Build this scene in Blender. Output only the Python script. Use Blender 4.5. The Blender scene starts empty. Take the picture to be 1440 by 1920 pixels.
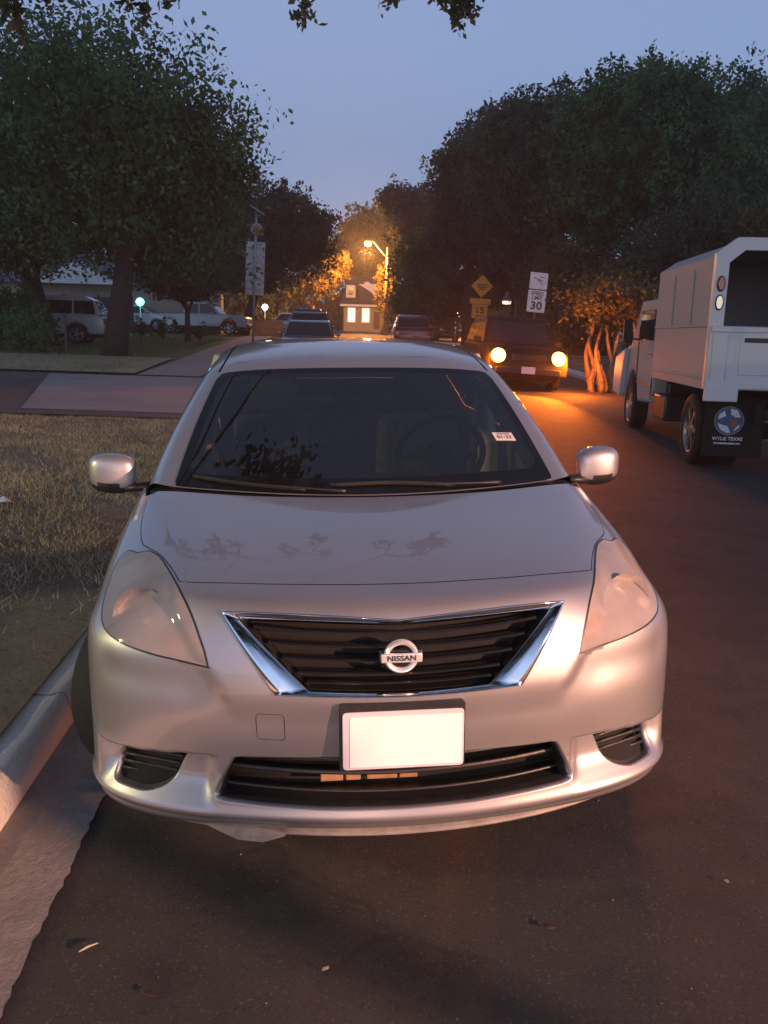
import bpy, bmesh, math, random
import numpy as np
from mathutils import Vector, Matrix, geometry
random.seed(7)
SC = bpy.context.scene
COL = SC.collection
PI = math.pi
R = math.radians

# ------------------------------------------------------------------ helpers
def tag(o, label=None, cat=None, group=None, kind=None):
    if label: o['label'] = label
    if cat: o['category'] = cat
    if group: o['group'] = group
    if kind: o['kind'] = kind
    return o

def empty(name, loc=(0, 0, 0), rz=0.0, label=None, cat=None, group=None):
    o = bpy.data.objects.new(name, None)
    COL.objects.link(o)
    o.location = loc
    o.rotation_euler = (0, 0, rz)
    o.empty_display_size = 0.2
    return tag(o, label, cat, group)

def link(name, me, parent=None, loc=None):
    o = bpy.data.objects.new(name, me)
    COL.objects.link(o)
    if parent is not None: o.parent = parent
    if loc is not None: o.location = loc
    return o

def copy_tree(o, parent=None):
    c = o.copy()
    COL.objects.link(c)
    c.parent = parent
    for ch in list(o.children):
        copy_tree(ch, c)
    return c

class MB:
    """collects shapes, then links them as ONE mesh object"""
    def __init__(s):
        s.v = []; s.f = []; s.mi = []; s.m = 0
    def add(s, vs, fs, mi=None):
        b = len(s.v)
        s.v.extend([tuple(map(float, p)) for p in vs])
        for f in fs:
            s.f.append([i + b for i in f]); s.mi.append(s.m if mi is None else mi)
        return b
    def box(s, c, d, rot=None, taper=1.0):
        x, y, z = d[0] / 2, d[1] / 2, d[2] / 2
        vs = [Vector((sx * x * (taper if sz > 0 else 1), sy * y * (taper if sz > 0 else 1), sz * z)) for sz in (-1, 1) for sy in (-1, 1) for sx in (-1, 1)]
        if rot is not None:
            M = Matrix.Rotation(rot[2], 3, 'Z') @ Matrix.Rotation(rot[1], 3, 'Y') @ Matrix.Rotation(rot[0], 3, 'X')
            vs = [M @ q for q in vs]
        c = Vector(c)
        s.add([q + c for q in vs], [(0, 2, 3, 1), (4, 5, 7, 6), (0, 1, 5, 4), (2, 6, 7, 3), (0, 4, 6, 2), (1, 3, 7, 5)])
        return s
    def tube(s, pts, r, n=8, cap=True, flat=1.0):
        pts = [Vector(p) for p in pts]
        rs = r if isinstance(r, (list, tuple)) else [r] * len(pts)
        rings = []
        up = None
        for i, p in enumerate(pts):
            t = (pts[min(i + 1, len(pts) - 1)] - pts[max(i - 1, 0)]).normalized()
            if up is None:
                up = Vector((0, 0, 1)) if abs(t.z) < .9 else Vector((0, 1, 0))
            a = t.cross(up)
            if a.length < 1e-5: a = t.cross(Vector((1, 0, 0)))
            a.normalize(); b = a.cross(t).normalized(); up = b
            rings.append([p + (a * math.cos(2 * PI * k / n) + b * math.sin(2 * PI * k / n) * flat) * rs[i] for k in range(n)])
        vs = [q for rg in rings for q in rg]
        fs = [(i * n + k, i * n + (k + 1) % n, (i + 1) * n + (k + 1) % n, (i + 1) * n + k) for i in range(len(pts) - 1) for k in range(n)]
        if cap:
            fs.append(tuple(range(n))[::-1]); fs.append(tuple((len(pts) - 1) * n + k for k in range(n)))
        s.add(vs, fs)
        return s
    def lathe(s, prof, n=32, c=(0, 0, 0), axis='Z'):
        """prof: (radius, height) list"""
        vs = []
        for r, h in prof:
            for k in range(n):
                a = 2 * PI * k / n
                p = (r * math.cos(a), r * math.sin(a), h)
                if axis == 'X': p = (h, p[0], p[1])
                if axis == 'Y': p = (p[0], h, p[1])
                vs.append((p[0] + c[0], p[1] + c[1], p[2] + c[2]))
        fs = [(i * n + k, i * n + (k + 1) % n, (i + 1) * n + (k + 1) % n, (i + 1) * n + k) for i in range(len(prof) - 1) for k in range(n)]
        s.add(vs, fs)
        return s
    def prism(s, poly, y0, y1, axis='Y'):
        """poly in 2D extruded from y0 to y1 along axis"""
        n = len(poly)
        def P(a, b, h):
            return {'Y': (a, h, b), 'X': (h, a, b), 'Z': (a, b, h)}[axis]
        vs = [P(a, b, y0) for a, b in poly] + [P(a, b, y1) for a, b in poly]
        fs = [tuple(range(n)), tuple(range(2 * n - 1, n - 1, -1))] + [(i, i + n, (i + 1) % n + n, (i + 1) % n) for i in range(n)]
        s.add(vs, fs)
        return s
    def build(s, name, mats, parent=None, smooth=False, bevel=0, loc=None, sub=0, angle=None, seg=2):
        me = bpy.data.meshes.new(name)
        me.from_pydata(s.v, [], s.f)
        me.validate()
        if not isinstance(mats, (list, tuple)): mats = [mats]
        for m in mats: me.materials.append(m)
        if len(mats) > 1 and len(me.polygons) == len(s.mi):
            me.polygons.foreach_set('material_index', s.mi)
        bm = bmesh.new(); bm.from_mesh(me)
        bmesh.ops.recalc_face_normals(bm, faces=bm.faces)
        bm.to_mesh(me); bm.free()
        o = link(name, me, parent, loc)
        if smooth:
            me.polygons.foreach_set('use_smooth', [True] * len(me.polygons))
            if angle:
                me.set_sharp_from_angle(angle=R(angle))
        if bevel:
            md = o.modifiers.new('bevel', 'BEVEL'); md.width = bevel; md.segments = seg; md.limit_method = 'ANGLE'; md.angle_limit = R(35)
            md.harden_normals = False
            me.polygons.foreach_set('use_smooth', [True] * len(me.polygons))
            me.set_sharp_from_angle(angle=R(40))
        if sub:
            md = o.modifiers.new('sub', 'SUBSURF'); md.levels = sub; md.render_levels = sub
        return o

def text_mesh(txt, size, depth=0.0, bold=0.0, space=1.0):
    cu = bpy.data.curves.new('t', 'FONT')
    cu.body = txt; cu.size = size; cu.extrude = depth; cu.align_x = 'CENTER'; cu.align_y = 'CENTER'; cu.offset = bold; cu.space_character = space
    o = bpy.data.objects.new('t', cu); COL.objects.link(o)
    dg = bpy.context.evaluated_depsgraph_get()
    me = bpy.data.meshes.new_from_object(o.evaluated_get(dg))
    bpy.data.objects.remove(o); bpy.data.curves.remove(cu)
    return me

def lettering(name, txt, size, mat, parent, mtx, depth=0.001, bold=0.0, space=1.0, sx=1.0):
    me = text_mesh(txt, size, depth, bold, space)
    me.transform(Matrix.Diagonal((sx, 1, 1, 1)))
    me.transform(mtx)
    me.materials.clear(); me.materials.append(mat)
    return link(name, me, parent)

# ------------------------------------------------------------------ materials
def nodes(name):
    m = bpy.data.materials.new(name); m.use_nodes = True
    nt = m.node_tree; b = nt.nodes['Principled BSDF']
    return m, nt, b

def nn(nt, t, **k):
    n = nt.nodes.new(t)
    for a, v in k.items():
        if a.startswith('i_'):
            key = a[2:]; key = int(key) if key.isdigit() else key.replace('_', ' ')
            n.inputs[key].default_value = v
        else: setattr(n, a, v)
    return n

def mat(name, col, rough=.6, metal=0, coat=0, noise=0.0, scale=8.0, bump=0.0, bscale=60.0, emit=None, es=0, trans=0, spec=.5, coat_rough=.03, col2=None):
    m, nt, b = nodes(name)
    b.inputs['Base Color'].default_value = (*col, 1)
    b.inputs['Roughness'].default_value = rough
    b.inputs['Metallic'].default_value = metal
    b.inputs['Coat Weight'].default_value = coat
    b.inputs['Coat Roughness'].default_value = coat_rough
    b.inputs['Specular IOR Level'].default_value = spec
    b.inputs['Transmission Weight'].default_value = trans
    L = nt.links.new
    if noise or col2 or bump:
        tc = nn(nt, 'ShaderNodeTexCoord')
    if noise or col2:
        nz = nn(nt, 'ShaderNodeTexNoise', i_Scale=scale, i_Detail=6.0, i_Roughness=.6)
        L(tc.outputs['Object'], nz.inputs['Vector'])
        rp = nn(nt, 'ShaderNodeValToRGB')
        c2 = col2 if col2 else tuple(max(0, c * (1 - noise)) for c in col)
        c1 = col if col2 else tuple(min(1, c * (1 + noise)) for c in col)
        rp.color_ramp.elements[0].position = .35; rp.color_ramp.elements[1].position = .65
        rp.color_ramp.elements[0].color = (*c2, 1); rp.color_ramp.elements[1].color = (*c1, 1)
        L(nz.outputs['Fac'], rp.inputs['Fac']); L(rp.outputs['Color'], b.inputs['Base Color'])
    if bump:
        n2 = nn(nt, 'ShaderNodeTexNoise', i_Scale=bscale, i_Detail=5.0)
        L(tc.outputs['Object'], n2.inputs['Vector'])
        bp = nn(nt, 'ShaderNodeBump', i_Strength=bump, i_Distance=.01)
        L(n2.outputs['Fac'], bp.inputs['Height']); L(bp.outputs['Normal'], b.inputs['Normal'])
    if emit:
        b.inputs['Emission Color'].default_value = (*emit, 1)
        b.inputs['Emission Strength'].default_value = es
    return m

def thin_glass(name, tint=(.5, .52, .5), rough=.0, ior=1.5, haze=0.0, haze_col=(.5, .5, .5)):
    m, nt, b = nodes(name)
    nt.nodes.remove(b)
    L = nt.links.new
    out = nt.nodes['Material Output']
    tr = nn(nt, 'ShaderNodeBsdfTransparent'); tr.inputs[0].default_value = (*tint, 1)
    gl = nn(nt, 'ShaderNodeBsdfGlossy'); gl.inputs['Roughness'].default_value = rough
    fr = nn(nt, 'ShaderNodeFresnel', i_IOR=ior)
    mx = nn(nt, 'ShaderNodeMixShader')
    L(fr.outputs[0], mx.inputs[0]); L(tr.outputs[0], mx.inputs[1]); L(gl.outputs[0], mx.inputs[2])
    if haze:
        df = nn(nt, 'ShaderNodeBsdfDiffuse'); df.inputs[0].default_value = (*haze_col, 1)
        m2 = nn(nt, 'ShaderNodeMixShader'); m2.inputs[0].default_value = haze
        tc = nn(nt, 'ShaderNodeTexCoord'); nz = nn(nt, 'ShaderNodeTexNoise', i_Scale=9.0, i_Detail=6.0)
        L(tc.outputs['Object'], nz.inputs['Vector'])
        mr = nn(nt, 'ShaderNodeMapRange'); mr.inputs[3].default_value = haze * .6; mr.inputs[4].default_value = min(1, haze * 1.35)
        L(nz.outputs['Fac'], mr.inputs[0]); L(mr.outputs[0], m2.inputs[0])
        L(tr.outputs[0], m2.inputs[1]); L(df.outputs[0], m2.inputs[2]); L(m2.outputs[0], mx.inputs[1])
    L(mx.outputs[0], out.inputs['Surface'])
    return m

# ------------------------------------------------------------------ smooth surfaces (uniform cubic B-spline nets)
def bs_w(t, n):
    """row weights of a B-spline through n nodes, end points met, t array in [0,n-1]"""
    t = np.clip(np.atleast_1d(t).astype(float), 0, n - 1 - 1e-9)
    i = np.floor(t).astype(int); f = t - i
    w = np.stack([(1 - f) ** 3, 3 * f ** 3 - 6 * f ** 2 + 4, -3 * f ** 3 + 3 * f ** 2 + 3 * f + 1, f ** 3], 1) / 6
    W = np.zeros((len(t), n + 2))
    for k in range(4):
        W[np.arange(len(t)), i + k] += w[:, k]
    o = W[:, 1:-1].copy()
    o[:, 0] += 2 * W[:, 0]; o[:, 1] -= W[:, 0]
    o[:, -1] += 2 * W[:, -1]; o[:, -2] -= W[:, -1]
    return o

class Net:
    """net[j][i] = (x,y,z), i from the centre line outwards (x>=0), mirrored for evaluation; u in [0,ni-1], v in [0,nj-1]"""
    def __init__(s, net, disp=None):
        a = np.array(net, float)
        s.nj, s.ni = a.shape[:2]
        mir = a[:, :0:-1].copy(); mir[..., 0] *= -1
        s.a = np.concatenate([mir, a], 1); s.disp = disp
    def raw(s, u, v):
        Wu = bs_w(np.asarray(u) + s.ni - 1, 2 * s.ni - 1); Wv = bs_w(v, s.nj)
        return np.einsum('pj,jic,pi->pc', Wv, s.a, Wu)
    def normal(s, u, v, fn=None):
        fn = fn or s.raw; e = 1e-3
        u = np.asarray(u, float); v = np.asarray(v, float)
        du = fn(np.minimum(u + e, s.ni - 1), v) - fn(u - e, v)
        dv = fn(u, np.minimum(v + e, s.nj - 1)) - fn(u, np.maximum(v - e, 0))
        n = np.cross(du, dv); n /= np.linalg.norm(n, axis=1)[:, None] + 1e-12
        return n      # outward for the nets below
    def __call__(s, u, v):
        p = s.raw(u, v)
        if s.disp is not None:
            p = p + s.normal(u, v) * s.disp(p)[:, None]
        return p
    def inv(s, pts):
        pts = np.array(pts, float)
        U, V = np.meshgrid(np.linspace(0, s.ni - 1, 8 * s.ni), np.linspace(0, s.nj - 1, 6 * s.nj))
        U = U.ravel(); V = V.ravel(); Q = s.raw(U, V)
        out = []
        for p in pts:
            k = np.argmin(((Q - p) ** 2).sum(1)); u, v = U[k], V[k]
            for _ in range(8):
                q = s.raw([u], [v])[0]; e = 1e-3
                a = (s.raw([min(u + e, s.ni - 1)], [v])[0] - s.raw([u - e], [v])[0]); a /= (min(u + e, s.ni - 1) - u + e)
                b = (s.raw([u], [min(v + e, s.nj - 1)])[0] - s.raw([u], [max(v - e, 0)])[0]); b /= (min(v + e, s.nj - 1) - max(v - e, 0))
                J = np.stack([a, b], 1); d = np.linalg.lstsq(J, p - q, rcond=None)[0]
                u = float(np.clip(u + d[0], 0, s.ni - 1)); v = float(np.clip(v + d[1], 0, s.nj - 1))
            out.append((u, v))
        return np.array(out)

def resample(poly, n, closed=True, smooth=0):
    """corner-preserving resample of a polyline in any dimension"""
    P = np.array(poly, float)
    if closed: P = np.vstack([P, P[:1]])
    out = []
    L = np.linalg.norm(np.diff(P, axis=0), axis=1); tot = L.sum()
    for i in range(len(P) - 1):
        k = max(1, int(round(n * L[i] / tot)))
        for j in range(k): out.append(P[i] + (P[i + 1] - P[i]) * j / k)
    if not closed: out.append(P[-1])
    return np.array(out)

def catmull(pts, per=6, closed=True):
    P = np.array(pts, float); n = len(P); out = []
    rng = range(n) if closed else range(n - 1)
    for i in rng:
        if closed: a, b, c, d = P[(i - 1) % n], P[i], P[(i + 1) % n], P[(i + 2) % n]
        else: a, b, c, d = P[max(i - 1, 0)], P[i], P[i + 1], P[min(i + 2, n - 1)]
        for k in range(per):
            t = k / per
            out.append(.5 * (2 * b + (c - a) * t + (2 * a - 5 * b + 4 * c - d) * t * t + (3 * b - a - 3 * c + d) * t ** 3))
    if not closed: out.append(P[-1])
    return np.array(out)

def rounded(poly, r, seg=4):
    """round the corners of a polygon (any dimension)"""
    P = np.array(poly, float); n = len(P); out = []
    rr = r if isinstance(r, (list, tuple)) else [r] * n
    for i in range(n):
        a, b, c = P[i - 1], P[i], P[(i + 1) % n]
        da = a - b; dc = c - b; la = np.linalg.norm(da); lc = np.linalg.norm(dc)
        q = min(rr[i], la * .45, lc * .45)
        p0 = b + da / la * q; p1 = b + dc / lc * q
        for k in range(seg + 1):
            t = k / seg
            out.append((1 - t) ** 2 * p0 + 2 * t * (1 - t) * b + t * t * p1)
    return np.array(out)

def inside(poly, pts):
    x, y = pts[:, 0], pts[:, 1]; r = np.zeros(len(pts), bool); n = len(poly)
    for i in range(n):
        x0, y0 = poly[i - 1]; x1, y1 = poly[i]
        c = ((y0 > y) != (y1 > y)) & (x < (x1 - x0) * (y - y0) / ((y1 - y0) if y1 != y0 else 1e-12) + x0)
        r ^= c
    return r

def dist_poly(poly, pts, closed=True):
    d = np.full(len(pts), 1e9); n = len(poly)
    for i in range(0 if closed else 1, n):
        a = poly[i - 1]; b = poly[i]; ab = b - a; L = (ab ** 2).sum() + 1e-15
        t = np.clip(((pts - a) @ ab) / L, 0, 1)
        d = np.minimum(d, np.linalg.norm(pts - (a + t[:, None] * ab), axis=1))
    return d

def patchwork(net, du, dv, loops, lines=()):
    """triangulate the (u,v) rectangle with the closed loops cut in; returns verts2d, faces, per-face loop name"""
    nu = int(round((net.ni - 1) / du)); nv = int(round((net.nj - 1) / dv))
    G = np.array([(i * (net.ni - 1) / nu, j * (net.nj - 1) / nv) for j in range(nv + 1) for i in range(nu + 1)])
    border = (G[:, 0] < 1e-6) | (G[:, 1] < 1e-6) | (G[:, 0] > net.ni - 1 - 1e-6) | (G[:, 1] > net.nj - 1 - 1e-6)
    keep = np.ones(len(G), bool)
    allp = [(nm, l, True) for nm, l in loops.items()] + [(None, l, False) for l in lines]
    for nm, l, cl in allp:
        keep &= (dist_poly(l, G, cl) > .35 * min(du, dv)) | border
    G = G[keep]
    vs = [Vector(p) for p in G]; es = []
    for nm, l, cl in allp:
        b = len(vs); vs += [Vector(p) for p in l]
        es += [(b + i, b + i + 1) for i in range(len(l) - 1)]
        if cl: es.append((b + len(l) - 1, b))
    V, E_, Fc, *_ = geometry.delaunay_2d_cdt(vs, es, [], 0, 1e-6)
    V = np.array([tuple(p) for p in V]); cen = np.array([V[list(f)].mean(0) for f in Fc])
    lab = np.array(['body'] * len(Fc), dtype=object)
    for nm, l in loops.items():
        lab[inside(l, cen)] = nm
    return V, [list(f) for f in Fc], lab

def mesh_from(V3, faces, name, mats, parent, mirror=True, both=None, thick=0):
    """mesh from vertices and chosen faces; mirror joins the x<0 half"""
    used = sorted({i for f in faces for i in f}); ix = {k: j for j, k in enumerate(used)}
    P = [V3[k] for k in used]; Fs = [[ix[i] for i in f] for f in faces]
    bm = bmesh.new()
    vv = [bm.verts.new(p) for p in P]
    for f in Fs: bm.faces.new([vv[i] for i in f])
    if mirror:
        ww = [bm.verts.new((-p[0], p[1], p[2])) for p in P]
        for f in Fs: bm.faces.new([ww[i] for i in reversed(f)])
        bmesh.ops.remove_doubles(bm, verts=bm.verts, dist=1e-5)
    for f in bm.faces: f.smooth = True
    me = bpy.data.meshes.new(name); bm.to_mesh(me); bm.free()
    for m in (mats if isinstance(mats, (list, tuple)) else [mats]): me.materials.append(m)
    o = link(name, me, parent)
    if thick:
        md = o.modifiers.new('thick', 'SOLIDIFY'); md.thickness = thick; md.offset = -1
    return o

def flip_mesh(me, name):
    m2 = me.copy(); m2.name = name
    m2.transform(Matrix.Diagonal((-1, 1, 1, 1))); m2.flip_normals()
    return m2
# ------------------------------------------------------------------ the silver sedan: surface nets
def sst(a, b, x):
    t = np.clip((x - a) / (b - a), 0, 1); return t * t * (3 - 2 * t)

ARY, ARZ, ARR = 0.87, 0.305, 0.352
def arch_pt(deg, x=.870, r=ARR):
    return (x, ARY - r * math.cos(R(deg)), ARZ + r * math.sin(R(deg)))

def build_front_net():
    xs = [0, .2, .4, .56, .70, .80, .845]
    yp = [0, .012, .050, .100, .170, .262, .37]
    rows = []
    # centre profile of the bumper: (z, y0, corner z shift)
    prof = [(.168, .085, .0), (.192, .040, .0), (.232, .012, -.005), (.285, .014, -.005), (.345, .024, 0), (.42, .016, 0), (.50, .002, .0),
            (.595, .004, .0), (.69, .026, -.005)]
    arcs = [-18, -12, -2, 10, 20, 30, 40, 50, 60]
    for j, (z, y0, dz) in enumerate(prof):
        pts = []
        for i, (x, y) in enumerate(zip(xs, yp)):
            wz = sst(.3, .8, np.array(x))
            k = 1.0 - (.03 if j < 6 else 0) * wz
            zz = z + dz * wz
            if j == 8: zz -= .012 * wz
            pts.append((x * (1 + .016 * float(wz)), y0 * (1 - .3 * wz) + y * k + .0, float(zz)))
        a = arch_pt(arcs[j])
        ym = (pts[-1][1] + a[1]) / 2
        pts.append((.868, max(ym, pts[-1][1] + .05), (pts[-1][2] + a[2]) / 2 * .6 + pts[-1][2] * .4))
        pts.append(a)
        rows.append(pts)
    rows.append([(0, .062, .785), (.2, .073, .785), (.4, .113, .785), (.555, .185, .779), (.69, .265, .762), (.78, .36, .735), (.82, .46, .70), (.842, .56, .665), arch_pt(70)])
    rows.append([(0, .125, .825), (.2, .135, .825), (.4, .17, .824), (.555, .235, .819), (.685, .345, .80), (.775, .46, .765), (.822, .56, .725), (.842, .66, .69), arch_pt(80)])
    rows.append([(0, .28, .856), (.2, .287, .8555), (.4, .31, .853), (.56, .355, .847), (.69, .44, .832), (.78, .55, .795), (.826, .65, .75), (.844, .75, .70), arch_pt(92)])
    rows.append([(0, .50, .888), (.2, .505, .8875), (.4, .52, .885), (.565, .545, .879), (.695, .59, .866), (.785, .67, .83), (.828, .76, .775), (.845, .86, .71), arch_pt(106)])
    rows.append([(0, .70, .910), (.2, .707, .911), (.41, .73, .911), (.58, .76, .908), (.705, .80, .90), (.79, .86, .865), (.83, .92, .80), (.846, 1.0, .70), arch_pt(125)])
    rows.append([(0, .86, .928), (.21, .868, .931), (.43, .90, .935), (.62, .965, .940), (.735, 1.03, .938), (.80, 1.06, .90), (.834, 1.10, .81), (.847, 1.14, .66), arch_pt(150)])
    rows.append([(0, .98, .940), (.22, .99, .944), (.46, 1.04, .95), (.66, 1.10, .955), (.765, 1.16, .945), (.808, 1.20, .90), (.838, 1.25, .79), (.848, 1.28, .55), (.84, 1.27, .20)])
    return [[(x * (1 + .034 * float(sst(.66, .80, np.array(x)))) if j > 8 and i < 8 else x, y, z) for i, (x, y, z) in enumerate(rw)] for j, rw in enumerate(rows)]

def front_disp(p):
    x = np.abs(p[:, 0]); y = p[:, 1]; z = p[:, 2]
    d = np.zeros(len(p))
    front = 1 - sst(.45, .6, y)
    # raised centre shield between the headlights, its edge running from the lamp tip down into the bumper
    xc = np.interp(z, [.45, .56, .62, .70, .80, .86], [.41, .435, .475, .53, .60, .62])
    d += .012 * (1 - sst(xc - .022, xc + .030, x)) * sst(.50, .60, z) * (1 - sst(.79, .84, z)) * front
    # cheek under the headlamp: shallow hollow, then the bumper swells out
    d -= .008 * np.exp(-((z - .60) / .05) ** 2) * sst(.46, .56, x) * (1 - sst(.76, .82, x)) * front
    # bay round the fog-lamp opening: sharp overhang on top, fading downwards
    top = .398 - .02 * sst(.5, .8, x)
    bay = sst(.47, .52, x) * (1 - sst(.79, .825, x)) * (1 - sst(top - .006, top + .004, z)) * sst(.235, .33, z)
    d -= .036 * bay * front
    # lower lip
    d += .008 * np.exp(-((z - .238) / .018) ** 2) * front
    # dark undercut below the lip
    d -= .006 * np.exp(-((z - .208) / .012) ** 2) * front
    return d

def build_top_net():
    T = []
    T.append([(0, .895, .925), (.25, .905, .93), (.50, .965, .938), (.722, 1.045, .945), (.762, 1.10, .952), (.80, 1.19, .925), (.826, 1.22, .86)])
    T.append([(0, 1.13, 1.083), (.25, 1.145, 1.083), (.475, 1.20, 1.080), (.688, 1.275, 1.075), (.732, 1.33, 1.083), (.785, 1.36, 1.00), (.829, 1.38, .88)])
    T.append([(0, 1.37, 1.222), (.25, 1.385, 1.222), (.45, 1.43, 1.216), (.640, 1.495, 1.205), (.685, 1.55, 1.208), (.765, 1.57, 1.07), (.831, 1.58, .895)])
    T.append([(0, 1.60, 1.345), (.25, 1.61, 1.343), (.425, 1.645, 1.338), (.583, 1.695, 1.318), (.640, 1.745, 1.312), (.745, 1.76, 1.12), (.833, 1.77, .90)])
    T.append([(0, 1.72, 1.388), (.25, 1.725, 1.385), (.42, 1.75, 1.377), (.560, 1.80, 1.355), (.622, 1.85, 1.345), (.737, 1.90, 1.14), (.835, 1.93, .91)])
    T.append([(0, 2.0, 1.432), (.25, 2.0, 1.430), (.42, 2.02, 1.418), (.548, 2.05, 1.398), (.612, 2.08, 1.382), (.732, 2.15, 1.16), (.837, 2.2, .92)])
    T.append([(0, 2.45, 1.452), (.25, 2.45, 1.448), (.42, 2.46, 1.438), (.545, 2.48, 1.415), (.61, 2.5, 1.398), (.732, 2.55, 1.17), (.838, 2.6, .93)])
    T.append([(0, 3.0, 1.435), (.25, 3.0, 1.431), (.42, 3.0, 1.42), (.54, 3.0, 1.398), (.605, 3.0, 1.38), (.73, 3.0, 1.17), (.836, 3.0, .945)])
    T.append([(0, 3.38, 1.375), (.25, 3.375, 1.372), (.42, 3.36, 1.362), (.54, 3.34, 1.342), (.60, 3.32, 1.325), (.72, 3.35, 1.16), (.83, 3.35, .96)])
    T.append([(0, 3.85, 1.125), (.25, 3.84, 1.123), (.45, 3.81, 1.115), (.60, 3.77, 1.105), (.66, 3.72, 1.10), (.76, 3.70, 1.03), (.82, 3.70, .965)])
    T.append([(0, 4.02, 1.075), (.25, 4.01, 1.073), (.46, 4.0, 1.065), (.62, 3.97, 1.05), (.70, 3.95, 1.03), (.77, 3.94, .99), (.815, 3.94, .93)])
    T.append([(0, 4.33, 1.055), (.25, 4.325, 1.052), (.46, 4.30, 1.04), (.62, 4.26, 1.02), (.70, 4.22, .995), (.76, 4.19, .95), (.80, 4.18, .89)])
    T.append([(0, 4.41, .98), (.25, 4.405, .975), (.46, 4.38, .965), (.62, 4.33, .945), (.70, 4.29, .92), (.76, 4.25, .87), (.80, 4.23, .82)])
    T.append([(0, 4.43, .75), (.25, 4.425, .75), (.46, 4.40, .74), (.62, 4.36, .73), (.70, 4.32, .72), (.765, 4.27, .70), (.81, 4.22, .69)])
    T.append([(0, 4.455, .55), (.25, 4.45, .55), (.46, 4.42, .55), (.62, 4.37, .55), (.71, 4.32, .55), (.775, 4.25, .55), (.82, 4.18, .55)])
    T.append([(0, 4.43, .25), (.25, 4.425, .25), (.46, 4.40, .25), (.62, 4.35, .25), (.71, 4.29, .25), (.77, 4.22, .25), (.81, 4.14, .25)])
    return T

FRONT = Net(build_front_net(), front_disp)
TOP = Net(build_top_net())
# ------------------------------------------------------------------ materials of the cars
def metallic(name, col, rough=.34, metal=.82, coat=1.0, flake=.10):
    m, nt, b = nodes(name); L = nt.links.new
    b.inputs['Metallic'].default_value = metal
    b.inputs['Coat Weight'].default_value = coat; b.inputs['Coat Roughness'].default_value = .04
    tc = nn(nt, 'ShaderNodeTexCoord')
    n1 = nn(nt, 'ShaderNodeTexNoise', i_Scale=5.0, i_Detail=5.0); L(tc.outputs['Object'], n1.inputs['Vector'])
    mr = nn(nt, 'ShaderNodeMapRange'); mr.inputs[3].default_value = rough - .05; mr.inputs[4].default_value = rough + .09
    L(n1.outputs['Fac'], mr.inputs[0]); L(mr.outputs[0], b.inputs['Roughness'])
    v = nn(nt, 'ShaderNodeTexNoise', i_Scale=900.0, i_Detail=2.0); L(tc.outputs['Object'], v.inputs['Vector'])
    mx = nn(nt, 'ShaderNodeMixRGB', blend_type='MULTIPLY'); mx.inputs[0].default_value = 1
    mx.inputs[1].default_value = (*col, 1)
    rp = nn(nt, 'ShaderNodeMapRange'); rp.inputs[1].default_value = .3; rp.inputs[2].default_value = .7; rp.inputs[3].default_value = 1 - flake; rp.inputs[4].default_value = 1 + flake
    L(v.outputs['Fac'], rp.inputs[0]); L(rp.outputs[0], mx.inputs[2])
    # dust film, thicker in patches
    n2 = nn(nt, 'ShaderNodeTexNoise', i_Scale=3.0, i_Detail=8.0, i_Roughness=.65); L(tc.outputs['Object'], n2.inputs['Vector'])
    r2 = nn(nt, 'ShaderNodeMapRange'); r2.inputs[1].default_value = .5; r2.inputs[2].default_value = .8; r2.inputs[3].default_value = 0; r2.inputs[4].default_value = .07
    L(n2.outputs['Fac'], r2.inputs[0])
    m2 = nn(nt, 'ShaderNodeMixRGB'); m2.inputs[2].default_value = (.33, .29, .25, 1)
    L(r2.outputs[0], m2.inputs[0]); L(mx.outputs[0], m2.inputs[1]); L(m2.outputs[0], b.inputs['Base Color'])
    r3 = nn(nt, 'ShaderNodeMapRange'); r3.inputs[1].default_value = .45; r3.inputs[2].default_value = .8; r3.inputs[3].default_value = .012; r3.inputs[4].default_value = .06
    L(n2.outputs['Fac'], r3.inputs[0]); L(r3.outputs[0], b.inputs['Coat Roughness'])
    return m

M = {}
M['silver'] = metallic('silver_paint', (.40, .39, .42), .42, .76, 1.0)
M['chrome'] = mat('chrome', (.80, .81, .83), rough=.06, metal=1, noise=.06, scale=30)
M['black_plastic'] = mat('black_plastic', (.018, .018, .019), rough=.42, noise=.3, scale=40, bump=.1, bscale=300)
M['gloss_black'] = mat('gloss_black', (.012, .012, .013), rough=.08, noise=.2, scale=8)
M['frit'] = mat('frit_black', (.006, .006, .007), rough=.06, noise=.2, scale=8)
M['dark_void'] = mat('dark_void', (.006, .006, .006), rough=.9, noise=.3, scale=20)
M['rubber'] = mat('rubber', (.008, .0075, .0075), rough=.78, noise=.35, scale=12, bump=.2, bscale=80)
M['rim'] = mat('rim_metal', (.38, .38, .39), rough=.35, metal=.85, noise=.2, scale=20)
M['glass'] = thin_glass('windscreen_glass', (.82, .86, .84), haze=.012, haze_col=(.4, .4, .42), ior=2.1)
M['dark_glass'] = thin_glass('tinted_glass', (.88, .90, .88), ior=1.5)
M['black_glass'] = mat('dark_car_glass', (.012, .014, .017), rough=.05, noise=.3, scale=4)
M['lens'] = thin_glass('hazed_lens', (.86, .84, .80), rough=.06, ior=1.42, haze=.56, haze_col=(.52, .46, .45))
M['housing'] = mat('lamp_housing', (.46, .43, .42), rough=.4, metal=.5, noise=.15, scale=15)
M['reflector'] = mat('lamp_reflector', (.75, .72, .70), rough=.34, metal=1, noise=.05, scale=50)
M['amber'] = mat('amber_plastic', (.75, .30, .10), rough=.2, noise=.15, scale=60)
M['red_lens'] = mat('red_lens', (.30, .012, .012), rough=.15, coat=1, noise=.2, scale=60)
M['plate'] = mat('plate_white', (.93, .93, .93), rough=.35, noise=.02, scale=20)
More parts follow.
